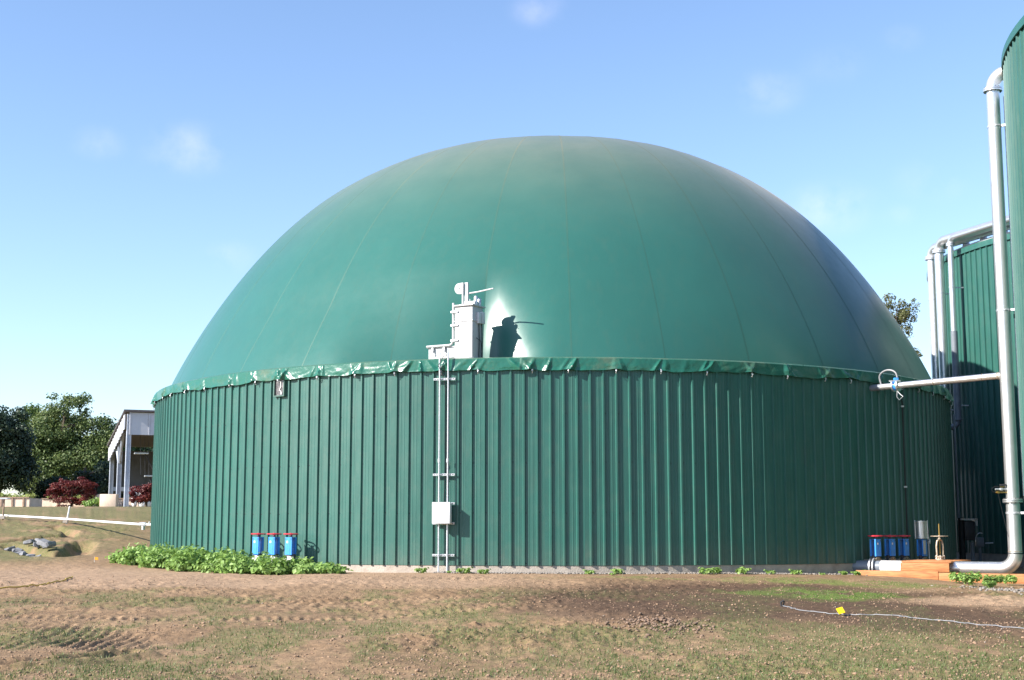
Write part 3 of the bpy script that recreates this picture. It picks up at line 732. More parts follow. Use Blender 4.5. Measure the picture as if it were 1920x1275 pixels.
# ------------------------------------------------------------------ conduit run on the wall
cr_ = thing('conduit_run', 'pair of grey conduits with strut brackets and a junction box on the tank wall', 'conduit', on_tank(-13.1, TR + .03, 0), R_(-13.1))
g0 = gz(*on_tank(-13.1, TR + .15)[:2])
for i, (x, zt) in enumerate(((-.10, 5.06), (.105, 5.16))):
    q = MB(); q.tube([(x, -.10, g0 - .1), (x, -.10, 1.13)], .023 if i else .02, 10); q.tube([(x, -.10, 1.58), (x, -.10, 4.5), (x, -.12, 4.85), (x, -.10, zt)], .02, 10); cd = q.build('conduit', 'galv', cr_)
    q = MB(); q.tube([(x, -.10, 2.5), (x, -.10, 2.6)], .029, 10); q.tube([(x, -.10, 2.52), (x, -.10, 2.58)], .033, 10); q.build('coupling', 'galv', cd)
for z in (4.44, 2.23, 1.57, 1.12, .4):
    q = MB(); q.box((0, -.05, z), (.52, .042, .012)); q.box((0, -.032, z), (.52, .006, .045)); q.box((0, -.068, z + .018), (.52, .006, .012)); q.box((0, -.068, z - .018), (.52, .006, .012))
    for x in np.linspace(-.22, .22, 8): q.box((x, -.0725, z), (.028, .004, .014), mi=1)
    st = q.build('strut_channel', ['galv', 'darkmetal'], cr_)
    for x in (-.10, .105):
        q = MB(); q.tube(arc((x, -.10, z), (1, 0, 0), (0, -1, 0), .028, -.6, math.pi + .6, 8), .006, 6); q.build('pipe_clamp', 'galv', st)
jb = MB(); jb.box((0, -.165, 1.35), (.41, .17, .47), bev=.012); jo = jb.build('junction_box', 'plastic', cr_)
q = MB(); q.box((0, -.262, 1.355), (.425, .022, .485), bev=.008); q.build('lid', 'plastic', jo)
q = MB(); q.tube([(.0, -.09, 5.0), (-.12, -.16, 4.75), (-.02, -.07, 4.5), (.02, -.03, 4.2), (.01, -.02, 3.4), (.03, -.02, 2.5), (.0, -.02, 1.6)], .008, 6); q.build('loose_cable', 'darkmetal', cr_)

# ------------------------------------------------------------------ valves
def torus_wheel(b, z, R, r, n=20):
    b.tube([(R * math.cos(a), R * math.sin(a), z) for a in np.linspace(0, 2 * math.pi, n, endpoint=False)], r, 6, closed=True)
def gate_valve(label, pos, rz, wheel=True, flange='whiteplastic', group=None):
    t = thing('gate_valve', label, 'valve', pos, rz, group)
    # local -y points away from the tank; pipe axis along y at z=.18
    q = MB(); q.box((0, 0, .26), (.26, .07, .24), bev=.01); q.lathe((0, -.035, .18), [(.13, 0), (.13, .07)], 24, (0, 1, 0)); q.build('valve_body', 'darkmetal', t)
    for y, s in ((-.06, -1), (.06, 1)):
        q = MB(); q.lathe((0, y, .18), [(.09, -.02 * s), (.155, -.02 * s), (.155, .02 * s), (.001, .022 * s)], 28, (0, 1, 0))
        fo = q.build('pipe_flange', flange, t)
        for k in range(8):
            a = 2 * math.pi * (k + .5) / 8; q = MB(); q.lathe((.125 * math.cos(a), y + .022 * s, .18 + .125 * math.sin(a)), [(.012, 0), (.012, .014 * s), (.001, .014 * s)], 6, (0, 1, 0)); q.build('bolt', 'darkmetal', fo)
    q = MB(); q.tube([(0, .08, .18), (0, .55, .18)], .1, 18); q.build('pipe_stub', flange, t)
    for y in (-.085, .085):
        q = MB(); q.box((0, y, .56), (.20, .012, .40)); q.box((-.094, y * .78, .56), (.012, .034, .40)); q.box((.094, y * .78, .56), (.012, .034, .40)); q.box((.045, y * 1.09, .56), (.012, .006, .38))
        yo = q.build('yoke_plate', 'blue', t)
        if y < 0:
            q = MB(); q.box((-.03, y - .0085, .66), (.045, .004, .05)); q.build('name_plate', 'whiteplastic', yo)
            for x in (-.08, .08):
                q = MB(); q.lathe((x, y - .006, .73), [(.009, 0), (.009, .01), (.001, .01)], 6, (0, -1, 0)); q.build('bolt', 'darkmetal', yo)
    q = MB(); q.box((0, 0, .765), (.20, .185, .014)); q.build('yoke_head', 'blue', t)
    q = MB(); q.tube([(0, 0, .28), (0, 0, .87)], .016, 8); q.lathe((0, 0, .77), [(.035, 0), (.035, .04), (.02, .06)], 12); q.build('stem', 'darkmetal', t)
    if wheel:
        q = MB(); torus_wheel(q, .845, .165, .017, 24); q.lathe((0, 0, .82), [(.03, 0), (.035, .02), (.03, .05), (.001, .05)], 12)
        for k in range(4):
            a = k * math.pi / 2 + .5; q.tube([(.025 * math.cos(a), .025 * math.sin(a), .835), (.16 * math.cos(a), .16 * math.sin(a), .845)], .011, 6)
        q.build('hand_wheel', 'red', t)
    return t
names = ['blue gate valve with red wheel, leftmost of three above the weeds', 'blue gate valve with red wheel, middle one of three above the weeds', 'blue gate valve with red wheel, rightmost of three above the weeds']
for az_, nm in zip((-35.7, -33.3, -30.9), names):
    gate_valve(nm, on_tank(az_, TR + .42, .03), R_(az_), group='blue gate valves at the left of the tank')
names = ['shaded blue gate valve with red wheel, leftmost beside the timber deck', 'shaded blue gate valve with red wheel, second one from the left beside the timber deck', 'shaded blue gate valve with red wheel, nearest the grey cylinder valve']
for az_, nm in zip((37.9, 40.6, 43.4), names):
    gate_valve(nm, on_tank(az_, TR + .36, -.02), R_(az_), flange='rusty', group='blue gate valves at the right of the tank')
va = gate_valve('blue valve topped by a silver pneumatic cylinder behind the timber deck', on_tank(46.8, TR + .45, -.04), R_(46.8), wheel=False, flange='rusty')
va['category'] = 'valve'
q = MB(); q.lathe((0, 0, .80), [(.001, 0), (.15, 0), (.15, .03), (.135, .035), (.135, .40), (.15, .405), (.15, .435), (.001, .435)], 28); cy_ = q.build('actuator_cylinder', 'steel', va)
for k in range(4):
    a = k * math.pi / 2 + .4; q = MB(); q.tube([(.15 * math.cos(a), .15 * math.sin(a), .79), (.15 * math.cos(a), .15 * math.sin(a), 1.25)], .009, 6); q.build('tie_rod', 'steel', cy_)
q = MB(); q.box((-.07, -.105, .58), (.12, .012, .34)); q.build('cover_plate', 'galv', va)
q = MB(); q.tube([(.10, 0, 1.24), (.16, -.02, 1.25), (.24, -.04, 1.15), (.28, -.05, 1.0), (.26, -.05, .88), (.24, -.05, .82)], .012, 6); q.build('air_hose', 'cable', va)
q = MB(); q.tube([(.27, -.05, .05), (.27, -.05, .9)], .014, 8); q.box((.27, -.06, .72), (.06, .06, .12), bev=.008); q.lathe((.23, -.06, .7), [(.02, 0), (.02, .05)], 8, (-1, 0, 0)); q.build('air_regulator', 'galv', va)

sv = thing('rising_stem_valve', 'weathered bare steel valve with tall stem and thin hand wheel on the deck', 'valve', (10.42, 34.15, .12), R_(20))
q = MB(); q.lathe((0, 0, 0), [(.085, 0), (.085, .12), (.12, .125), (.12, .155), (.085, .16), (.085, .19), (.12, .19), (.12, .22), (.06, .225), (.001, .225)], 20); q.build('bonnet', 'rusty', sv)
for k in range(6):
    a = k * math.pi / 3; q = MB(); q.tube([(.105 * math.cos(a), .105 * math.sin(a), .11), (.105 * math.cos(a), .105 * math.sin(a), .24)], .011, 6); q.build('bolt', 'steel', sv)
q = MB(); q.tube([(-.085, 0, .2), (-.095, 0, .45), (-.07, 0, .58), (0, 0, .64), (.07, 0, .58), (.095, 0, .45), (.085, 0, .2)], [.024, .022, .024, .036, .024, .022, .024], 8); q.build('yoke', 'rusty', sv)
q = MB(); q.tube([(0, 0, .2), (0, 0, 1.0)], .016, 8); q.build('stem', 'brass', sv)
q = MB(); torus_wheel(q, .70, .2, .012, 22); q.lathe((0, 0, .675), [(.03, 0), (.03, .05), (.001, .05)], 10)
for k in range(3):
    a = k * math.pi * 2 / 3 + .3; q.tube([(0, 0, .70), (.2 * math.cos(a), .2 * math.sin(a), .70)], .009, 6)
q.build('hand_wheel', 'rusty', sv)

# ------------------------------------------------------------------ big steel transfer pipe, elbow and vertical riser
PD = Vector((.853, -.522, 0)).normalized(); PN = Vector((.522, .853, 0)).normalized()
E_ = Vector((11.57, 32.25, 0)); PW = E_ - PD * 3.54; PZ = .085; PR_ = .155
tp = thing('transfer_pipe', 'thick stainless steel pipe rising up the right-hand tank from an elbow at the ground', 'pipe', (E_.x, E_.y, 0))
L0 = lambda p: Vector(p) - Vector((E_.x, E_.y, 0))
br = .34
ctr = L0(E_) - PD * br + Vector((0, 0, PZ + br))
q = MB(); q.tube([L0((0, 0, 0)) * 0 + Vector((0, 0, PZ + br + .02)), Vector((0, 0, 11.46))], PR_, 28); q.build('riser', 'steel', tp)
q = MB(); q.tube(arc(ctr, PD, Vector((0, 0, -1)), br, 0, math.pi / 2, 12), PR_ + .002, 28, caps=False); q.build('bottom_elbow', 'steel', tp)
q = MB(); q.tube([-PD * br + Vector((0, 0, PZ)), -PD * 1.95 + Vector((0, 0, PZ))], PR_, 28); q.build('ground_run', 'steel', tp)
q = MB(); q.tube([-PD * 1.95 + Vector((0, 0, PZ)), -PD * 3.12 + Vector((0, 0, PZ))], PR_, 28); q.build('sunlit_white_run', 'whiteplastic', tp)  # same pipe; white colour stands in for the sunlit glare on it
q = MB(); q.tube([-PD * 3.12 + Vector((0, 0, PZ)), -PD * 3.27 + Vector((0, 0, PZ))], PR_ - .004, 28); q.tube([-PD * 3.38 + Vector((0, 0, PZ)), -PD * 3.9 + Vector((0, 0, PZ))], PR_ - .004, 28); q.build('shaded_grey_tail', 'pvcgrey', tp)  # same pipe; grey colour stands in for the tank's shadow near the wall
q = MB(); q.lathe(-PD * 3.27 + Vector((0, 0, PZ)), [(PR_, 0), (.215, 0), (.215, .03), (PR_, .03)], 28, -PD); q.lathe(-PD * 3.35 + Vector((0, 0, PZ)), [(PR_, 0), (.215, 0), (.215, .03), (PR_, .03)], 28, -PD); q.lathe(-PD * 3.28 + Vector((0, 0, PZ)), [(PR_, 0), (PR_, .08)], 24, -PD, mi=1); q.build('wall_flange', ['galv', 'black'], tp)
tod = (Vector((CC[0], CC[1], 0)) - E_).normalized()
ct2 = Vector((0, 0, 11.5)) + tod * .36
q = MB(); q.tube(arc(ct2, -tod, Vector((0, 0, 1)), .36, 0, math.pi / 2, 12) + [ct2 + Vector((0, 0, .36)) + tod * 1.6], PR_ + .002, 28); q.build('top_elbow', 'steel', tp)
for z in (11.42, 1.60):
    q = MB(); q.lathe((0, 0, z), [(PR_, 0), (.22, 0), (.222, .035), (PR_, .035)], 30); q.lathe((0, 0, z + .045), [(PR_, 0), (.222, 0), (.22, .035), (PR_, .035)], 30); fl = q.build('flange', 'steel', tp)
    for k in range(12):
        a = 2 * math.pi * k / 12; q = MB(); q.tube([(.19 * math.cos(a), .19 * math.sin(a), z - .025), (.19 * math.cos(a), .19 * math.sin(a), z + .105)], .012, 6); q.build('bolt', 'darkmetal', fl)
q = MB(); q.lathe((0, 0, .47), [(PR_ + .001, 0), (PR_ + .008, .008), (PR_ + .001, .016)], 28); q.build('weld_bead', 'rusty', tp)
for z in (10.55, 6.09, 1.36):
    q = MB(); q.lathe((0, 0, z - .025), [(PR_ + .002, 0), (PR_ + .01, 0), (PR_ + .01, .05), (PR_ + .002, .05)], 28); q.box(Vector((0, 0, z)) + tod * .38, (.42, .06, .05), Matrix.Rotation(math.atan2(tod.y, tod.x), 3, 'Z')); q.box((.02, -.18, z), (.09, .03, .03)); q.build('wall_bracket', 'galv', tp)
cd2 = thing('thin_riser', 'thin dark steel tube running up between the thick riser and the right-hand tank', 'pipe', (E_.x + .27, E_.y - .02, 0))
q = MB(); q.tube([(0, 0, 1.66), (0, 0, 11.3)], .035, 10); q.build('tube', 'galv', cd2)
q = MB(); q.tube([(0, 0, 5.9), (0, 0, 6.0)], .045, 10); q.tube([(0, 0, 1.66), (0, 0, 1.75)], .045, 10); q.build('coupling', 'darkmetal', cd2)
sa = thing('sampling_valve', 'little brass sampling tap with a looped wire on the thick riser', 'tap', (E_.x - PR_, E_.y - .05, 1.9))
q = MB(); q.tube([(.02, 0, 0), (-.26, -.02, 0)], .022, 8); q.box((-.12, -.02, .0), (.07, .06, .06), bev=.01); q.build('tap_body', 'galv', sa)
q = MB(); q.tube([(.02, 0, -.07), (-.26, -.02, -.07)], .016, 8); q.box((-.2, -.02, -.07), (.05, .05, .05)); q.box((-.1, -.02, .055), (.1, .02, .02)); q.build('brass_tap', 'brass', sa)
q = MB(); q.box((-.08, -.02, .1), (.14, .04, .04)); q.build('handle', 'darkmetal', sa)
q = MB(); q.tube([(-.12, -.02, .06), (-.26, -.02, .07), (-.35, -.02, .01), (-.32, -.02, -.06), (-.2, -.02, -.07)], .006, 6); q.tube([(-.2, -.02, -.09), (-.1, .0, -.6), (.05, .02, -1.3)], .004, 5); q.build('wire', 'black', sa)

# gas pipe from the dome tank to the riser
A_ = on_tank(40.4, TR - .05, 4.50); B_ = Vector((E_.x, E_.y, 4.56)); gd = (B_ - A_).normalized()
gp = thing('gas_pipe', 'horizontal pale steel gas pipe from the tank wall to the thick riser', 'pipe', A_)
LB = (B_ - A_).length
q = MB(); q.tube([gd * .32, gd * (LB - .05)], .078, 20); q.build('pipe_run', 'steel', gp)
q = MB(); q.tube([gd * 0, gd * .33], .08, 20); q.build('wall_stub', 'pvcgrey', gp)
for s in (1.75, 2.98):
    q = MB(); q.lathe(gd * s, [(.079, -.012), (.087, 0), (.079, .012)], 20, gd); q.build('weld_bead', 'rusty', gp)
q = MB(); q.lathe(gd * (LB - .2), [(.079, -.02), (.09, 0), (.079, .02)], 20, gd); q.build('joint', 'rusty', gp)
q = MB(); q.box((.05, .03, -.18), (.3, .03, .16), Matrix.Rotation(R_(40), 3, 'Z')); q.build('wall_plate', 'darkmetal', gp)
q = MB()
for s in (.68, .80): q.lathe(gd * s, [(.08, -.018), (.145, -.018), (.145, .018), (.08, .018)], 20, gd)
vf = q.build('valve_flange', 'steel', gp)
q = MB(); q.lathe(gd * .74, [(.08, -.045), (.115, -.045), (.115, .045), (.08, .045)], 20, gd); q.box(gd * .74 + Vector((0, 0, .15)), (.11, .1, .09), bev=.01); q.build('valve_body', 'blue', gp)
q = MB(); q.box(gd * .74 + Vector((-.06, -.1, .11)), (.28, .03, .03)); q.tube([gd * .74 + Vector((0, -.02, -.1)), gd * .78 + Vector((.03, -.03, -.2)), gd * .86 + Vector((.04, -.03, -.28)), gd * .8 + Vector((0, -.03, -.36)), gd * .76 + Vector((-.02, -.03, -.28)), gd * .76 + Vector((0, -.02, -.12))], .009, 6); q.build('valve_lever', 'galv', gp)
q = MB(); pth = [gd * .33 + Vector((0, 0, .07)), gd * .30 + Vector((0, 0, .2))] + [gd * (.53 + .24 * math.cos(a)) + Vector((0, 0, .24 + .17 * math.sin(a))) for a in np.linspace(math.pi, .35, 12)] + [gd * .78 + Vector((0, 0, .2))]
q.tube(pth, .022, 8); q.build('looped_hose', 'cable', gp)
hs_ = thing('drain_hose', 'thin black drain tube hanging down the shaded tank wall below the gas pipe', 'hose', on_tank(46.8, TR + .06, 0))
q = MB(); q.tube([(-.05, -.1, 4.28), (0, -.01, 4.18), (0, 0, 4.1), (0, 0, .25), (-.15, -.05, .1)], .016, 8); q.build('tube', 'black', hs_)
for z in (4.12, 2.06):
    q = MB(); q.box((0, -.012, z), (.07, .04, .04)); q.build('hose_clip', 'galv', hs_)

# ------------------------------------------------------------------ timber deck and sleepers round the pipe
def frame_rot(d): return Matrix.Rotation(math.atan2(d.y, d.x), 3, 'Z')
dk = thing('timber_deck', 'orange stained timber deck covering the pipe beside the steel valve', 'deck', (PW.x, PW.y, 0), math.atan2(PD.y, PD.x))
# local x along the pipe, +y to the back
nb = 13
for i in range(nb):
    y = -.30 + i * .152
    q = MB(); q.box((1.58 + random.Random(i).uniform(-.01, .01), y, .225 + .004 * (i % 2)), (1.16, .143, .038), bev=.004); q.build('deck_board', 'wood', dk)
q = MB(); q.box((1.58, -.385, .10), (1.10, .04, .205), bev=.004); q.build('fascia_board', 'wood', dk)
q = MB(); q.box((1.0, .55, .1), (.04, 1.8, .2)); q.build('side_board', 'wood', dk)
for (x, y) in ((1.08, -.3), (2.08, .6), (2.08, 1.45)):
    q = MB(); q.box((x, y, .0), (.09, .09, .38)); q.build('post', 'wood', dk)
for i, (x0, x1, dz) in enumerate(((-.05, 1.9, -.10), (1.91, 4.4, -.13))):
    sl_ = thing('timber_sleeper', ['orange timber sleeper along the pipe trench, left one against the tank foundation', 'orange timber sleeper along the pipe trench, right one under the elbow'][i], 'timber', (PW.x, PW.y, 0), math.atan2(PD.y, PD.x), 'timber sleepers edging the pipe trench')
    q = MB(); q.box(((x0 + x1) / 2, -.47, dz), (x1 - x0, .09, .23), bev=.006); q.build('beam', 'wood', sl_)
    q = MB(); q.box((x1 - .1, -.39, dz - .05), (.06, .06, .3)); q.build('stake', 'greywood', sl_)

# ------------------------------------------------------------------ pipes on the tall tank behind
RUN = Vector((.334, -.943, 0)).normalized()
def riser(label, x, y, zt, r, run_z, length, zb, shift):
    t = thing('riser_pipe', label, 'pipe', (x, y, 0), 0, 'steel risers on the tall tank behind the dome')
    q = MB(); q.tube([(0, 0, zb), (0, 0, zt)], r, 20); q.build('riser', 'steel', t)
    R2 = r * 2.1
    ctr = Vector((0, 0, zt)) + RUN * R2
    q = MB(); q.tube(arc(ctr, -RUN, Vector((0, 0, 1)), R2, 0, math.pi / 2, 10), r + .002, 20); q.build('elbow', 'steel', t)
    q = MB(); q.tube([ctr + Vector((0, 0, R2)), ctr + Vector((0, 0, R2)) + RUN * length], r, 20); q.build('roof_run', 'steel', t)
    q = MB(); q.lathe((0, 0, zt - .06), [(r, 0), (r * 1.42, 0), (r * 1.42, .05), (r, .05)], 22); q.lathe((0, 0, zt + .0), [(r, 0), (r * 1.42, 0), (r * 1.42, .05), (r, .05)], 22); q.build('flange', 'galv', t)
    for z in (zt - 1.5, zt - 5.5):
        q = MB(); q.lathe((0, 0, z), [(r + .001, 0), (r + .01, 0), (r + .01, .05), (r + .001, .05)], 20); q.box((.2, .05, z + .02), (.4, .035, .04)); q.build('wall_bracket', 'galv', t)
    return t, ctr + Vector((0, 0, R2))
riser('stainless riser at the far left edge of the tall tank, first of three', 14.71, 47.8, 10.42, .155, 0, 8.0, 3.0, 0)
riser('stainless riser second from the left edge of the tall tank', 14.73, 47.0, 10.50, .155, 0, 8.0, 3.0, 0)
t3, c3 = riser('slimmer stainless riser, third from the left edge of the tall tank', 14.88, 46.2, 10.58, .10, 0, 7.0, 4.62, 0)
q = MB(); q.tube([(0, 0, 4.62), (0, 0, 7.6)], .112, 20); q.build('dark_sleeve', 'pvcgrey', t3)
q = MB(); q.tube(arc((-.25, .03, 4.62), (1, -.1, 0), (0, 0, -1), .25, 0, math.pi / 2, 8) + [(-.7, .05, 4.37)], .098, 18); q.build('bottom_elbow', 'pvcgrey', t3)
q = MB(); q.lathe((0, 0, 4.6), [(.1, 0), (.15, 0), (.15, .05), (.1, .05)], 18); q.build('sleeve_flange', 'pvcgrey', t3)
for i, s in enumerate((.55, 1.45, 2.5, 3.6)):
    p = Vector((14.95, 46.65, 0)) + RUN * s + Vector((.30, .1, 0))
    st = thing('pipe_stand', ['white cone pipe stand on the tank roof, nearest the elbows', 'white cone pipe stand on the tank roof, second from the elbows', 'white cone pipe stand on the tank roof, third from the elbows', 'white cone pipe stand on the tank roof, farthest from the elbows'][i], 'pipe stand', (p.x, p.y, BZ + .0), 0, 'white pipe stands on the roof')
    q = MB(); q.lathe((0, 0, 0), [(.17, 0), (.13, .1), (.09, .34), (.001, .34)], 16); q.build('cone', 'white', st)
    q = MB(); q.tube([(0, 0, .34), (0, 0, .5)], .03, 8); q.box((0, 0, .46), (.12, .07, .05)); q.build('saddle', 'rusty', st)

# small equipment in the shade between the tanks
pb = thing('pump_post', 'dark pump housing with a bracket on pipes in the shade between tanks', 'pump', (14.0, 43.6, 0))
q = MB(); q.tube([(0, 0, -.1), (0, 0, 1.35)], .10, 14); q.build('black_pipe', 'black', pb)
q = MB(); q.tube([(.3, -.05, -.1), (.3, -.05, .6)], .07, 12); q.build('leg_pipe', 'pvcgrey', pb)
q = MB(); q.box((.22, 0, .95), (.34, .3, .6), bev=.04); q.build('housing', 'darkmetal', pb)
q = MB(); q.box((.2, -.02, 1.3), (.52, .36, .05)); q.box((.42, -.02, 1.2), (.06, .36, .2)); q.build('bracket', 'galv', pb)
for dx, zt in ((-.16, 4.7), (.0, 4.6)):
    q = MB(); q.tube([(dx, .2, 1.3), (dx, .25, zt)], .035, 8); q.build('thin_pipe', 'pvcgrey', pb)
sb = thing('switch_box', 'small blue grey switch box with a curved handle on a post in the shade', 'switch box', (14.65, 43.9, 0))
q = MB(); q.box((0, 0, .60), (.24, .16, .28), bev=.015); q.build('box', 'pvcgrey', sb)
q = MB(); q.tube([(0, 0, -.1), (0, 0, .46)], .05, 10); q.build('post', 'pvcgrey', sb)
q = MB(); q.tube([(-.08, 0, .72)] + arc((.04, 0, .74), (-1, 0, 0), (0, 0, 1), .14, .1, 2.0, 8), .014, 6); q.build('handle', 'galv', sb)
q = MB(); q.tube([(-.1, 0, .68), (-.55, -.02, .70)], .012, 6); q.tube([(.18, 0, .56), (.42, 0, .57)], .02, 8); q.build('rod', 'galv', sb)

# ------------------------------------------------------------------ left: overground pipe and small things
P0 = Vector((-27.5, 57.5, 2.0)); P1 = Vector((-18.5, 50.5, 1.50)); P2 = Vector((-10.45, 41.3, 1.12))
lp = thing('overground_pipe', 'thin white plastic pipe crossing the grassy bank to the left of the tank', 'pipe', P2)
q = MB(); q.tube([P0 - P2, P1 - P2, Vector((-15.4, 48.3, 1.35)) - P2, Vector((-.75, .82, .02)), Vector((.3, -.2, 0))], .036, 10); q.build('pipe_run', 'whiteplastic', lp)
q = MB(); q.tube([(-.62, .7, .02), (-.62, .7, -.14)], .05, 10); q.tube([(-.75, .84, .02), (-.5, .55, .02)], .058, 10); q.tube([(-.36, .4, .02), (-.36, .4, .1)], .025, 8); q.build('tee_fitting', 'galv', lp)
for i, (px_, py_, h, lean) in enumerate(((-15.35, 48.1, .6, .12), (-18.25, 50.1, .75, .02))):
    z0 = gz(px_, py_)
    st = thing('pipe_stake', ['leaning white stake holding the plastic pipe on the bank', 'stake with a flat grey plate at the left edge of the picture'][i], 'stake', (px_, py_, z0), 0)
    q = MB(); q.tube([(0, 0, -.2), (lean, 0, h)], .03, 8); q.build('stick', 'whiteplastic' if i == 0 else 'greywood', st)
    q = MB(); q.box((.0, -.02, 1.27 - z0 if i == 0 else 1.42 - z0), (.16, .12, .1)); q.build('saddle_block', 'concrete', st)
    if i: 
        q = MB(); q.box((-.02, -.02, h + .02), (.42, .25, .05)); q.build('plate', 'galv', st)
fx, fy = -10.8, 36.3
ff = thing('marker_flag', 'tiny orange marker flag on the bare soil left of the weeds', 'flag', (fx, fy, gz(fx, fy)))
q = MB(); q.tube([(0, 0, -.05), (0, 0, .14)], .004, 5); q.build('wire', 'galv', ff)
q = MB(); q.add([(0, 0, .13), (.09, .01, .12), (.1, .0, .05), (0, 0, .06), (0, .004, .13), (.09, .014, .12), (.1, .004, .05), (0, .004, .06)], [(0, 1, 2, 3), (7, 6, 5, 4), (0, 4, 5, 1), (1, 5, 6, 2), (2, 6, 7, 3), (3, 7, 4, 0)]); q.build('flag', 'orange', ff)
def ground_line(name, pts, r, mat, label, cat, n=40, wob=.05, seed=1):
    rng = np.random.RandomState(seed); P = []
    pts = [Vector((a, b, 0)) for a, b in pts]
    for i in range(n + 1):
        u = i / n * (len(pts) - 1); k = min(int(u), len(pts) - 2); t = u - k
        p0 = pts[max(k - 1, 0)]; p1 = pts[k]; p2 = pts[k + 1]; p3 = pts[min(k + 2, len(pts) - 1)]
        p = .5 * ((2 * p1) + (p2 - p0) * t + (2 * p0 - 5 * p1 + 4 * p2 - p3) * t * t + (3 * p1 - p0 - 3 * p2 + p3) * t ** 3)
        P.append(p + Vector((rng.normal(0, wob * .2), rng.normal(0, wob * .2), 0)))
    for p in P: p.z = gz(p.x, p.y) + r * .8 + .01
    q = MB(); q.tube(P, r, 8); return tag(q.build(name, mat), label, cat)
ground_line('garden_hose', [(-11.0, 26.0), (-9.67, 26.59), (-9.32, 27.6), (-9.3, 28.8), (-9.5, 30.4)], .013, 'hose', 'thin yellow hose lying on the soil at the left edge', 'hose')
ground_line('ground_cable', [(4.17, 21.74), (4.3, 21.0), (4.74, 20.45), (5.27, 20.2), (5.7, 19.6), (6.04, 19.05), (6.47, 17.87), (7.0, 16.4)], .0065, 'cable', 'light grey cable snaking over damp soil at the right', 'cable', n=70, wob=.12)
cx_, cy2 = 4.17, 21.76; ce = thing('cable_stub', 'black capped cable end sticking out of the soil', 'cable end', (cx_, cy2, gz(cx_, cy2)))
q = MB(); q.tube([(0, 0, -.05), (-.02, 0, .07), (.03, 0, .1)], .016, 8); q.tube([(0, .02, -.05), (.04, .02, .09)], .01, 6); q.build('cap', 'black', ce)
tx, ty = 4.74, 20.35; tg = thing('cable_tag', 'yellow plastic tag card tied to the grey cable', 'tag', (tx, ty, gz(tx, ty) + .02), R_(12))
q = MB(); q.box((0, 0, .06), (.10, .006, .10), Matrix.Rotation(R_(-14), 3, 'Y') @ Matrix.Rotation(R_(-38), 3, 'X')); q.build('card', 'yellow', tg)

# ------------------------------------------------------------------ rocks, clods, gravel
def blob_mesh(seed, sub=1, jag=.3):
    bm = bmesh.new(); bmesh.ops.create_icosphere(bm, subdivisions=sub, radius=1); rng = random.Random(seed)
    for v in bm.verts: v.co *= 1 + rng.uniform(-jag, jag)
    bm.verts.index_update(); V = np.array([v.co[:] for v in bm.verts]); F = np.array([[v.index for v in f.verts] for f in bm.faces]); bm.free(); return V, F
def scatter_blobs(name, pts, sizes, mat, seed, label, kindcat=None, flat=.65, sub=1, sink=.25, parent=None):
    rng = np.random.RandomState(seed); base = [blob_mesh(seed + k, sub, .28) for k in range(5)]
    Vs = []; Fs = []; o = 0
    for (p, s) in zip(pts, sizes):
        V, F = base[rng.randint(5)]; a = rng.uniform(0, 6.28); c, sn = math.cos(a), math.sin(a)
        k = np.array([s * rng.uniform(.8, 1.25), s * rng.uniform(.8, 1.25), s * flat * rng.uniform(.7, 1.2)])
        W = V * k; W = np.stack([W[:, 0] * c - W[:, 1] * sn, W[:, 0] * sn + W[:, 1] * c, W[:, 2]], -1) + np.array([p[0], p[1], p[2] + s * flat * (1 - 2 * sink)])
        Vs.append(W); Fs.append(F + o); o += len(V)
    ob = np_mesh(name, np.concatenate(Vs), np.concatenate(Fs), mat, parent)
    tag(ob, label, None, kind='stuff'); return ob
def crumbs(name, pts, sizes, mat, seed, label):
    r = np.random.RandomState(seed); n = len(pts)
    d = np.array([[1, 0, 0], [0, 1, 0], [-1, 0, 0], [0, -1, 0], [0, 0, .8], [0, 0, -.5]], float)
    k = sizes[:, None, None] * r.uniform(.65, 1.35, (n, 6, 1)); a = r.uniform(0, 6.28, n); c, q = np.cos(a)[:, None], np.sin(a)[:, None]
    W = d[None] * k; W = np.stack([W[..., 0] * c - W[..., 1] * q, W[..., 0] * q + W[..., 1] * c, W[..., 2]], -1) + pts[:, None, :]
    f = np.array([[0, 1, 4], [1, 2, 4], [2, 3, 4], [3, 0, 4], [1, 0, 5], [2, 1, 5], [3, 2, 5], [0, 3, 5]])
    F = (np.arange(n)[:, None, None] * 6 + f[None]).reshape(-1, 3)
    return tag(np_mesh(name, W.reshape(-1, 3), F, mat), label, None, kind='stuff')
rng = np.random.RandomState(7)
def field(n, x0, x1, y0, y1, accept, seed, ppow=1.0):
    r = np.random.RandomState(seed); y = y0 + (y1 - y0) * r.rand(n) ** ppow; ang = r.uniform(x0, x1, n); x = ang * y
    k = r.rand(n) < accept(x, y); return x[k], y[k]
x, y = field(9000, -.42, .42, 12.2, 30, lambda x, y: (.25 + .75 * sst(.4, .62, fbm(x * .5, y * .5, 90, 3))) * (1 - .5 * sst(26, 29, y)), 3, 1.5)
z = surf_z(x, y); s = .007 + .016 * np.random.RandomState(4).rand(len(x)) ** 3.0
scatter_blobs('soil_clods', np.stack([x, y, z], -1), s, 'clod', 11, 'small loose clods of brown soil over the foreground', sink=.3)
x, y = field(36000, -.42, .42, 12.2, 31, lambda x, y: (.15 + .85 * sst(.38, .6, fbm(x * .9, y * .6, 95, 3))) * (1 - .6 * masks(x, y)[0]), 23, 1.35)
crumbs('soil_crumbs', np.stack([x, y, surf_z(x, y) + .002], -1), .005 + .014 * np.random.RandomState(24).rand(len(x)) ** 2.6, 'clod', 25, 'fine crumbs of soil strewn over the foreground')
x, y = field(420, -.42, .42, 12.2, 30, lambda x, y: np.ones_like(x), 5, 1.3); z = surf_z(x, y)
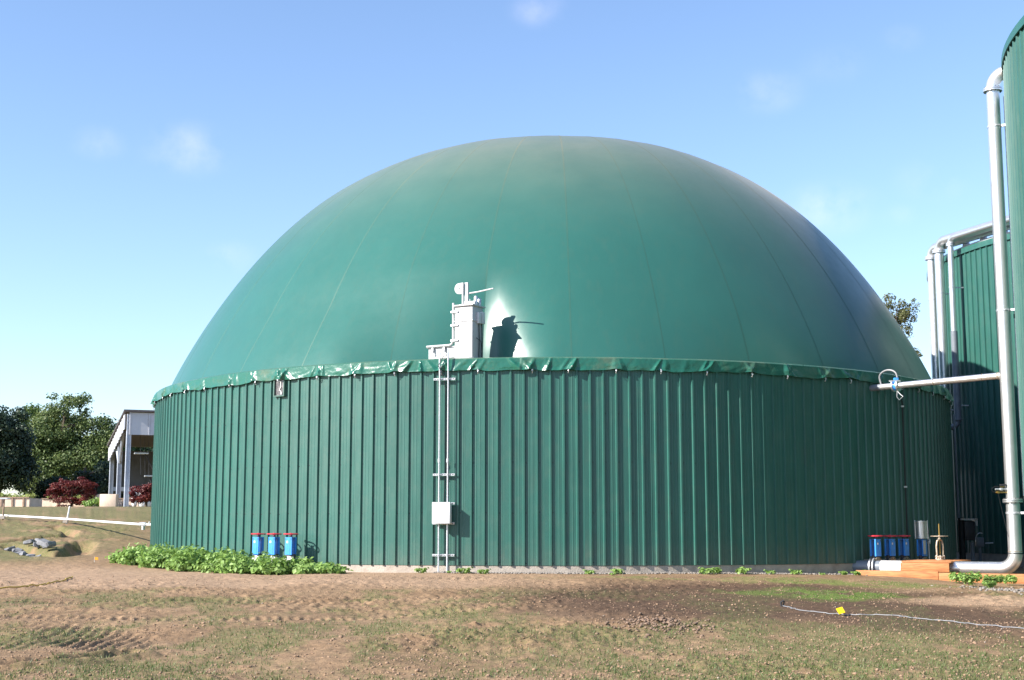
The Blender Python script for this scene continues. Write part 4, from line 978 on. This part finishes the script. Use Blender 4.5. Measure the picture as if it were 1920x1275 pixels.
scatter_blobs('loose_pebbles', np.stack([x, y, z], -1), .006 + .012 * np.random.RandomState(8).rand(len(x)) ** 3, 'pebble2', 12, 'pale pebbles scattered thinly over the soil', sink=.2)
r = np.random.RandomState(9); n = 520; x = 1.9 + r.normal(0, .32, n); y = 18.5 + r.normal(0, .55, n); z = surf_z(x, y) + .03 * np.exp(-((x - 1.9) / .35) ** 2 - ((y - 18.5) / .6) ** 2)
scatter_blobs('stone_patch', np.stack([x, y, z], -1), .010 + .020 * r.rand(n) ** 1.7, 'pebble', 13, 'heap of brown stones lying on the damp soil', sink=.2)
r = np.random.RandomState(10); n = 3200; az_ = np.radians(r.uniform(-14, 44, n)); rr = TR + .02 + np.abs(r.normal(0, .16, n)); x = TC[0] + rr * np.sin(az_); y = TC[1] - rr * np.cos(az_); z = surf_z(x, y)
scatter_blobs('gravel_strip', np.stack([x, y, z], -1), .016 + .02 * r.rand(n), 'gravel', 14, 'strip of pale gravel along the foot of the tank', sink=.25)
r = np.random.RandomState(15); n = 900; x = 10.1 + r.normal(0, .5, n); y = 27.4 + r.normal(0, .7, n); z = surf_z(x, y)
scatter_blobs('gravel_patch', np.stack([x, y, z], -1), .016 + .022 * r.rand(n), 'gravel', 15, 'patch of pale gravel in front of the sleepers at the right edge', sink=.25)
# riprap blocks in the washed-out gully
r = random.Random(21)
spots = [(-14.71, 41.1, .24), (-14.42, 40.95, .22), (-14.21, 40.4, .24), (-14.0, 39.95, .24), (-13.8, 39.6, .22), (-13.45, 39.2, .24), (-13.1, 38.65, .25), (-12.7, 38.2, .2), (-13.6, 40.1, .22), (-13.3, 39.85, .26), (-13.0, 39.35, .26), (-14.1, 40.9, .2), (-13.8, 41.0, .22), (-12.75, 38.6, .2)]
where = ['at the left end of the gully', 'beside the leftmost gully rock', 'third along the front of the gully', 'fourth along the front of the gully', 'fifth along the front of the gully', 'sixth along the front of the gully', 'at the front of the gully near its right end', 'small one at the lower right end of the rocks', 'in the middle of the gully rocks', 'on the back row to the right of the gully middle', 'rightmost on the back row of the gully', 'on the back row left of the gully middle', 'farthest back at the left of the gully', 'smallest and rightmost in the gully']
for i, (x, y, s) in enumerate(spots):
    bm = bmesh.new(); bmesh.ops.create_cube(bm, size=1); bmesh.ops.bevel(bm, geom=list(bm.edges), offset=.12, segments=1, affect='EDGES')
    for v in bm.verts: v.co = Vector((v.co.x * 1.35 + r.uniform(-.1, .1), v.co.y * .9 + r.uniform(-.1, .1), v.co.z * .5 + r.uniform(-.1, .1))) * s
    me = bpy.data.meshes.new('rock'); bm.to_mesh(me); bm.free(); me.materials.append(MT['rock'])
    o = bpy.data.objects.new('rock', me); COL.objects.link(o); o.location = (x, y, gz(x, y) + s * .42 + .05); o.rotation_euler = (r.uniform(-.35, .35), r.uniform(-.35, .35), r.uniform(0, 3))
    tag(o, 'grey riprap rock ' + where[i], 'rock', 'grey rocks lining the washed-out gully')

# ------------------------------------------------------------------ vegetation
def leaf_cloud(P, Nrm, size, aspect=1.6, seed=0, droop=.0, fold=.25):
    """pointed, slightly folded leaves: P centres, Nrm rough facing"""
    r = np.random.RandomState(seed); n = len(P)
    d = r.normal(size=(n, 3)); d /= np.linalg.norm(d, axis=1)[:, None]
    nr = Nrm + .75 * d; nr /= np.linalg.norm(nr, axis=1)[:, None]
    t = r.normal(size=(n, 3)); t -= nr * (t * nr).sum(1)[:, None]; t /= np.linalg.norm(t, axis=1)[:, None]
    t[:, 2] -= droop; t /= np.linalg.norm(t, axis=1)[:, None]
    w = np.cross(nr, t)
    L = (size * r.uniform(.7, 1.3, n))[:, None] if np.isscalar(size) else (size * r.uniform(.7, 1.3, n))[:, None]
    a = P - t * L * .5; b_ = P + t * L * .5; mid = P + t * L * -.05; q = w * L / aspect * .5; up = nr * L * fold * .35
    V = np.stack([a, mid + q + up, b_, mid - q + up], 1).reshape(-1, 3)
    i = np.arange(n)[:, None] * 4
    F = np.concatenate([i + np.array([[0, 1, 2]]), i + np.array([[0, 2, 3]])], 1).reshape(-1, 3)
    return V, F
def clump_points(clumps, n, seed, shell=.55):
    r = np.random.RandomState(seed); w = np.array([c[3] * c[4] * c[5] for c in clumps]) ** .72; w /= w.sum()
    k = r.choice(len(clumps), n, p=w); c = np.array(clumps)[k]
    d = r.normal(size=(n, 3)); d /= np.linalg.norm(d, axis=1)[:, None]
    rad = (shell + (1 - shell) * r.rand(n) ** .6) * (1 + .18 * r.normal(size=n))
    P = c[:, :3] + d * rad[:, None] * c[:, 3:6]
    nr = d.copy(); nr[:, 2] += .35; nr /= np.linalg.norm(nr, axis=1)[:, None]
    return P, nr
def tree(name, label, base, trunk_h, trunk_r, crown, mat, leaf, n, seed, cat='tree', group=None, sub=3, limbs=6):
    """crown: list of big ellipsoids (dx,dy,dz,rx,ry,rz) above the base; each is broken into small clumps"""
    r = np.random.RandomState(seed); t = thing(name, label, cat, base, 0, group)
    cl = []
    for (x, y, z, a, b_, c) in crown:
        m = int(max(5, sub * (a * b_ * c) ** .5 * 3))
        for i in range(m):
            d = r.normal(size=3); d /= np.linalg.norm(d); rad = r.rand() ** .4 * .85; s = r.uniform(.22, .42)
            cl.append((x + d[0] * a * rad, y + d[1] * b_ * rad, z + d[2] * c * rad, a * s, b_ * s, c * s * .8))
    P, nr = clump_points(cl, n, seed + 1); V, F = leaf_cloud(P, nr, leaf, 1.5, seed + 2)
    np_mesh('crown', V, F, mat, t)
    q = MB(); q.tube([(0, 0, -.3), (.05 * trunk_h * .3, 0, trunk_h * .35), (-.02 * trunk_h, .05, trunk_h * .7), (0, 0, trunk_h)], [trunk_r * 1.25, trunk_r, trunk_r * .8, trunk_r * .35], 9)
    for i in range(limbs):
        e = cl[r.randint(len(cl))]; z0 = trunk_h * r.uniform(.3, .85)
        q.tube([(0, 0, z0), (e[0] * .4, e[1] * .4, z0 + (e[2] - z0) * .55), (e[0], e[1], e[2])], [trunk_r * .45, trunk_r * .3, trunk_r * .08], 6)
    q.build('trunk', 'bark', t)
    return t
def tb(x, y): return (x, y, float(base_ground(x, y)))
TG = 'trees behind the bank at the left'
tree('evergreen_tree', 'dark dense evergreen tree at the far left edge', tb(-32.6, 88), 5, .3, [(0, 0, 3.0, 2.9, 3, 3.0), (.6, 0, 4.9, 1.9, 2, 1.6), (-2.5, 0, 4.4, 2.2, 2, 2.2), (1.6, -.5, 2.2, 1.3, 1.4, 2.2)], 'leaf_dark', .18, 42000, 31, group=TG)
tree('broadleaf_tree', 'tall rounded green tree, the highest one left of the shed', tb(-32.6, 101), 7, .35, [(.2, 0, 7.3, 2.0, 2, 1.5), (-.8, 0, 5.4, 2.4, 2.3, 1.8), (1.8, 0, 5.2, 2.3, 2.3, 1.7), (0, 0, 3.4, 4.0, 3, 2.8), (3.0, 0, 3.0, 2.2, 2.2, 3.0), (-2.2, 0, 2.6, 2.4, 2.4, 2.6)], 'leaf_mid', .19, 44000, 32, group=TG)
tree('broadleaf_tree', 'light green tree peeping over the dark evergreen at the left', tb(-36.8, 108), 6, .3, [(0, 0, 6.8, 2.0, 2, 1.3), (2.0, 0, 6.2, 1.5, 1.5, 1.2), (-1, 0, 4, 3, 2.5, 3)], 'leaf_bright', .19, 16000, 33, group=TG)
tree('broadleaf_tree', 'green tree just left of the shed, behind its roof corner', tb(-28.8, 103), 5, .3, [(0, 0, 4.6, 2.2, 2.2, 1.7), (1.4, 0, 3.2, 2.0, 2, 2.6), (-1, 0, 2.4, 2.4, 2, 2.4)], 'leaf_mid', .18, 22000, 34, group=TG)
tree('broadleaf_tree', 'bright leafy tree rising behind the shed roof next to the tank', tb(-26.8, 108), 6, .3, [(.6, 0, 6.1, 2.0, 2, 1.4), (-1.2, 0, 4.6, 2.2, 2, 2.2), (2.5, 0, 5.6, 1.8, 1.6, 1.5), (1, 0, 3, 4, 3, 3)], 'leaf_bright', .19, 18000, 35, group=TG)
tree('evergreen_tree', 'dark leafy tree filling the gap under the shed', tb(-23.2, 100), 3, .3, [(0, 0, 2.0, 4.5, 2, 2.4), (4, 0, 1.8, 4, 2, 2.2), (-3.5, 0, 1.6, 2.5, 2, 2.2)], 'leaf_dark', .25, 12000, 36, group=TG)
tree('broadleaf_tree', 'shrubby dark green tree low behind the red maple', tb(-27.6, 90), 2.5, .2, [(0, 0, 1.0, 2.4, 1.6, 1.4), (-2.2, 0, 1.0, 1.8, 1.6, 1.3), (1.8, 0, 1.4, 1.3, 1.3, 1.8)], 'leaf_dark', .17, 14000, 37, group=TG)
tree('red_maple', 'spreading dark red maple on the bank left of the shed', tb(-24.45, 77.5), 1.0, .07, [(0, 0, 1.1, 1.3, 1.1, .55), (-.9, 0, .85, .65, .8, .5), (.9, 0, .9, .65, .8, .55), (-.3, 0, .5, .9, .8, .35), (.35, 0, 1.45, .5, .5, .25), (-.5, 0, 1.4, .4, .5, .22), (.6, 0, .45, .7, .7, .3), (0, -.1, .22, 1.25, .8, .26), (-1.25, 0, .6, .4, .5, .3), (1.25, 0, .62, .4, .5, .32)], 'leaf_red', .09, 9500, 38, 'maple', 'red maples on the bank', sub=6, limbs=12)
tree('red_maple', 'dark red maple half hidden by the left edge of the tank', tb(-18.75, 71.5), .9, .07, [(0, 0, .75, 1.0, .9, .55), (.5, 0, 1.05, .7, .7, .4), (-.55, 0, .55, .5, .6, .45)], 'leaf_red', .10, 6000, 39, 'maple', 'red maples on the bank', sub=6, limbs=10)
tree('broadleaf_tree', 'tall sparse olive green tree beyond the right side of the dome', tb(33.0, 120), 17, .4, [(1.2, 0, 18.0, 1.3, 1.4, 1.9), (.2, 0, 19.4, 1.1, 1, .8), (2.1, 0, 19.2, .7, .8, .8), (.9, 0, 16.0, 1.0, 1, 1.0), (2.5, 0, 15.0, .8, .8, .55), (1.9, 0, 13.2, .9, .8, .9), (-2, 0, 14, 2.4, 2, 3.2)], 'leaf_olive', .18, 17000, 40, sub=4, limbs=16)

# weeds along the left foot of the tank
def weed_bank():
    r = np.random.RandomState(55); pts = []; nrm = []
    cl = []
    for i in range(210):
        u = r.rand(); az_ = -57 + 33 * u
        w = (1.5 - .2 * u) if u < .85 else 1.0
        rr = TR + .25 + r.rand() * w
        p = on_tank(az_, rr); h = (.20 + .30 * fbm(np.array([u * 9.0]), np.array([.5]), 4, 3)[0]) * (1.12 - .25 * u) * r.uniform(.5, 1.35)
        if u > .9: h *= .65
        z = gz(p.x, p.y); s = r.uniform(.16, .30)
        cl.append((p.x, p.y, z + h * .55, s, s, h * .62))
    P, nr = clump_points(cl, 15000, 56, .5); nr[:, 2] += .5; nr /= np.linalg.norm(nr, axis=1)[:, None]
    zz = surf_z(P[:, 0], P[:, 1]); P[:, 2] = np.maximum(P[:, 2], zz + .02)
    rt = np.hypot(P[:, 0] - TC[0], P[:, 1] - TC[1]); k = rt > TR + .08; P = P[k]; nr = nr[k]
    V, F = leaf_cloud(P, nr, .115, 1.45, 57, .25); o = np_mesh('weed_bank', V, F, 'leaf_weed'); tag(o, 'dense bank of leafy bright green weeds at the left foot of the tank', None, kind='stuff')
weed_bank()
def weed_proto(name, n, rx, h, leaf, seed):
    r = np.random.RandomState(seed); cl = [(r.normal(0, rx * .5), r.normal(0, rx * .5), h * r.uniform(.35, .8), rx * .4, rx * .4, h * .35) for i in range(7)]
    P, nr = clump_points(cl, n, seed, .3); nr[:, 2] += .6; P[:, 2] = np.maximum(P[:, 2], .015)
    V, F = leaf_cloud(P, nr, leaf, 1.5, seed + 1, .2)
    me_o = np_mesh('leaves', V, F, 'leaf_weed'); q = MB()
    for c in cl: q.tube([(c[0] * .3, c[1] * .3, -.04), (c[0], c[1], c[2])], .006, 5)
    st = q.build('stems', 'leaf_weed'); return me_o, st
lf, st_ = weed_proto('weed', 420, .30, .36, .10, 81); lf2, st2 = weed_proto('weed', 70, .14, .12, .075, 82)
def place_weed(pr, x, y, s, rz, label, group, cat='weed', name='weed_plant'):
    t = thing(name, label, cat, (x, y, gz(x, y)), rz, group); t.scale = (s, s, s)
    for src in pr:
        c = bpy.data.objects.new(src.name.split('.')[0], src.data); COL.objects.link(c); c.parent = t
    return t
for (x, y, s, lab) in [(9.85, 31.0, .62, 'upright leafy weed close to the sleeper joint, left of the clump'), (9.75, 29.6, .8, 'broad leafy weed in front of the sleepers, middle of the clump'), (10.15, 29.9, .65, 'leafy weed in front of the elbow, right of the clump'), (10.85, 30.6, .6, 'yellowish leafy weed close to the right end of the sleepers'), (9.3, 27.6, .45, 'small weed growing alone nearest the camera before the clump'), (10.1, 26.3, .42, 'small weed on bare soil near the right edge')]:
    place_weed((lf, st_), x, y, s, x * 7, lab, 'leafy weeds before the timber sleepers')
r = random.Random(12)
ORD = ['first','second','third','fourth','fifth','sixth','seventh','eighth','ninth','tenth','eleventh','twelfth','thirteenth','fourteenth','fifteenth','sixteenth','seventeenth','eighteenth']
for i, az_ in enumerate([-14.8, -12, -10.4, -8.2, 2.5, 4.6, 5.6, 14.5, 16.2, 19, 22.5, 25.5, 28.2, 31, 33.5, 36, 39, 41]):
    p = on_tank(az_, TR + .38 + r.uniform(-.1, .45)); place_weed((lf2, st2), p.x, p.y, r.uniform(.45, 1.3), r.uniform(0, 6), 'small green sprig at the tank foot, %s from the weed bank going right' % ORD[i], 'sprigs along the foot of the tank', 'sprig', 'weed_sprig')
for o in (lf, st_, lf2, st2): bpy.data.objects.remove(o)
# thin grass blades over the green patches of the foreground and bank
def grass():
    r = np.random.RandomState(91); n = 190000
    y = 12.2 + 19 * r.rand(n) ** 1.5; x = r.uniform(-.42, .42, n) * y
    g, w, d, m = masks(x, y); k = r.rand(n) < np.clip(g * .75 + m * .6 - .1, 0, 1); x = x[k]; y = y[k]; n = len(x)
    z = surf_z(x, y); h = .018 + .04 * r.rand(n) ** 2; a = r.uniform(0, 6.28, n); wd = .0035 + .003 * r.rand(n); lean = r.normal(0, .5, (n, 2))
    V = np.stack([np.stack([x - np.cos(a) * wd, y - np.sin(a) * wd, z - .005], -1), np.stack([x + np.cos(a) * wd, y + np.sin(a) * wd, z - .005], -1), np.stack([x + lean[:, 0] * h, y + lean[:, 1] * h, z + h], -1)], 1).reshape(-1, 3)
    F = np.arange(3 * n).reshape(-1, 3); o = np_mesh('thin_grass', V, F, 'grass'); tag(o, 'thin short grass sprouting in patches over the soil', None, kind='stuff')
grass()

# ------------------------------------------------------------------ open shed behind the bank
SU = Vector((.938, .347, 0)); SV = Vector((-.347, .938, 0))
so = Vector((-20.75, 75.0, 2.22)); sh = thing('open_shed', 'open-sided grey steel shed with a sloping dark roof beside the tank', 'shed', so, math.atan2(SU.y, SU.x))
# local x along the front, y to the back; front top 5.1 m, back top 3.6 m
LX, LY, HF, HB = 14.0, 11.0, 5.08, 3.75
for (x, y) in ((0, 0), (0, 5.3), (0, LY), (4.7, LY), (9.4, LY), (9.4, 0), (LX, 0), (LX, LY)):
    h = HF + (HB - HF) * y / LY - .1; q = MB(); q.box((x + .02, y, h / 2 - .2), (.10, .30, h + .4)); q.box((x - .07, y, h / 2 - .2), (.06, .34, h + .4)); q.box((x + .11, y, h / 2 - .2), (.06, .34, h + .4)); q.build('column', 'shedcol', sh)
def sheet(n, w, h, vert, mat):
    pass
pw = 1.0
src = None
for i in range(14):
    q = MB(); x = i * pw
    q.box((x + .5, -.2, HF - .62), (pw - .01, .03, 1.2)); q.box((x + .06, -.225, HF - .62), (.06, .04, 1.2))
    q.build('front_sheet', 'shed', sh)
for i in range(11):
    y0 = i; zt = HF + (HB - HF) * (i + .5) / LY
    q = MB(); q.box((-.2, i + .5, zt - .45), (.03, .99, .8)); q.box((-.225, i + .06, zt - .45), (.04, .06, .8)); q.build('side_sheet', 'shed', sh)
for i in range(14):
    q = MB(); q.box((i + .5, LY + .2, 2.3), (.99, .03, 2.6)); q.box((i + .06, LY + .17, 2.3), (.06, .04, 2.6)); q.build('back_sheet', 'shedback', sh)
q = MB(); ang = math.atan2(HF - HB, LY + 1)
q.box((LX / 2, LY / 2, (HF + HB) / 2 + .12), (LX + .6, LY + .7, .06), Matrix.Rotation(-ang, 3, 'X')); rf = q.build('roof', 'roof', sh)
q = MB(); q.box((LX / 2, -.33, HF + .06), (LX + .6, .10, .09)); q.build('gutter', 'roof', rf)
q = MB(); q.box((LX / 2, LY - .1, 1.25), (LX, .12, .25)); q.build('rail', 'shedcol', sh)
q = MB(); q.tube([(0, 5.1, 2.6), (.0, 3.2, 4.2)], .09, 6); q.tube([(0, 5.5, 2.6), (0, 7.6, 3.7)], .09, 6); q.build('brace', 'shedcol', sh)
hp = thing('hoist_platform', 'two small white platforms hung on thin ropes inside the open shed', 'hoist', so + SU * .95 + SV * 2.5, math.atan2(SU.y, SU.x))
for (x, z) in ((0, 3.0), (.6, 1.75)):
    q = MB(); q.box((x, 0, z), (.75, .5, .07)); q.build('platform', 'galv', hp)
q = MB()
for (x, y) in ((-.1, -.1), (.15, .1), (.35, .0)): q.tube([(x, y, 4.4), (x + .1, y, 1.8)], .012, 5)
q.tube([(.5, 0, 1.7), (.9, .2, .6)], .05, 6); q.tube([(.2, 0, 3.0), (.8, .1, 1.9), (1.0, .2, 1.0)], .03, 6); q.build('rope', 'darkmetal', hp)
# white wrapped sacks at the shed's foot
bp_ = so + SU * .75 - SV * .5; wb = thing('wrapped_bale', 'white plastic wrapped bale leaning at the shed column foot', 'bale', (bp_.x, bp_.y, 2.15), .3)
V, F = blob_mesh(5, 3, .05); V = np.sign(V) * np.abs(V) ** .6 * np.array([.42, .4, .62]) + np.array([.25, 0, .55]); np_mesh('wrap', V, F, 'whiteplastic', wb, smooth=True)
V, F = blob_mesh(6, 3, .08); V = V * np.array([.16, .2, .5]) + np.array([-.35, -.05, .48]); np_mesh('loose_fold', V, F, 'whiteplastic', wb, smooth=True)

# ------------------------------------------------------------------ raised concrete planters with plants
def planter(label, p, L, H, mat, rz, boards, pale=True, seed=1):
    t = thing('planter', label, 'planter', p, rz, 'raised planters along the bank')
    q = MB(); q.box((L / 2, 0, H / 2 - .1), (L, .12, H + .2)); q.box((L / 2, 1.6, H / 2 - .1), (L, .12, H + .2)); q.box((.06, .8, H / 2 - .1), (.12, 1.5, H + .2)); q.box((L - .06, .8, H / 2 - .1), (.12, 1.5, H + .2)); q.build('wall', mat, t)
    q = MB(); q.box((L / 2, .8, H - .12), (L - .26, 1.46, .1)); q.build('soil', 'clod', t)
    for i in range(boards):
        q = MB(); x = L * (i + .5) / boards; q.box((x, -.085, H / 2), (.09, .05, H)); q.build('batten', 'greywood', t)
    q = MB(); q.box((L / 2, -.02, H + .03), (L, .2, .05)); q.build('cap_rail', 'greywood', t)
def planter_plants(label, p, L, rz, n, seed):
    r = np.random.RandomState(seed); cl = [(r.uniform(.1, L - .1), r.uniform(.1, 1.5), r.uniform(.05, .2), .28, .28, .16) for i in range(int(L * 7))]
    P, nr = clump_points(cl, n, seed, .3); nr[:, 2] += .5; V, F = leaf_cloud(P, nr, .11, 1.4, seed); o = np_mesh('planter_plants', V, F, 'leaf_pale'); o.location = p; o.rotation_euler = (0, 0, rz); tag(o, label, 'plants', 'pale crops in the planters')
g1 = float(base_ground(-26.5, 71)); planter('peach planter with dark battens at the left edge of the picture', (-30.6, 70.6, g1), 6.3, .42, 'bunker', -.04, 11, seed=1)
planter_plants('pale green crop in the planter at the left edge', (-30.6, 70.6, g1 + .36), 6.2, -.04, 5200, 3)
g2 = float(base_ground(-24.5, 78.5)); planter('long peach planter behind the red maple', (-26.6, 79.0, g2), 5.6, .42, 'bunker', -.03, 3, seed=2)
planter_plants('pale green crop in the planter behind the red maple', (-26.6, 79.0, g2 + .36), 3.0, -.03, 2200, 4)
for i, (x, y, w, lab) in enumerate([(-22.0, 76.2, .9, 'grey brown concrete block between the shed columns'), (-22.9, 77.6, .5, 'narrow concrete block left of the shed columns')]):
    z0 = float(base_ground(x, y)); q = MB(); q.box((x, y, z0 + .28), (w, .5, .78), bev=.03); tag(q.build('concrete_block', 'bunker'), lab, 'block', 'concrete blocks by the shed')
place_bush = [(-22.75, 76.4, .0), (-26.0, 72.2, .1)]
for i, (x, y, _) in enumerate(place_bush):
    r = np.random.RandomState(60 + i); cl = [(r.normal(0, .3), r.normal(0, .2), r.uniform(.1, .35), .25, .25, .18) for k in range(8)]; P, nr = clump_points(cl, 900, 60 + i, .3); V, F = leaf_cloud(P, nr, .11, 1.4, 61 + i)
    o = np_mesh('low_bush', V, F, 'leaf_weed'); o.location = tb(x, y); tag(o, ['low green bush right of the red maple', 'low green bush between the two planters'][i], 'bush', 'low bushes on the bank')
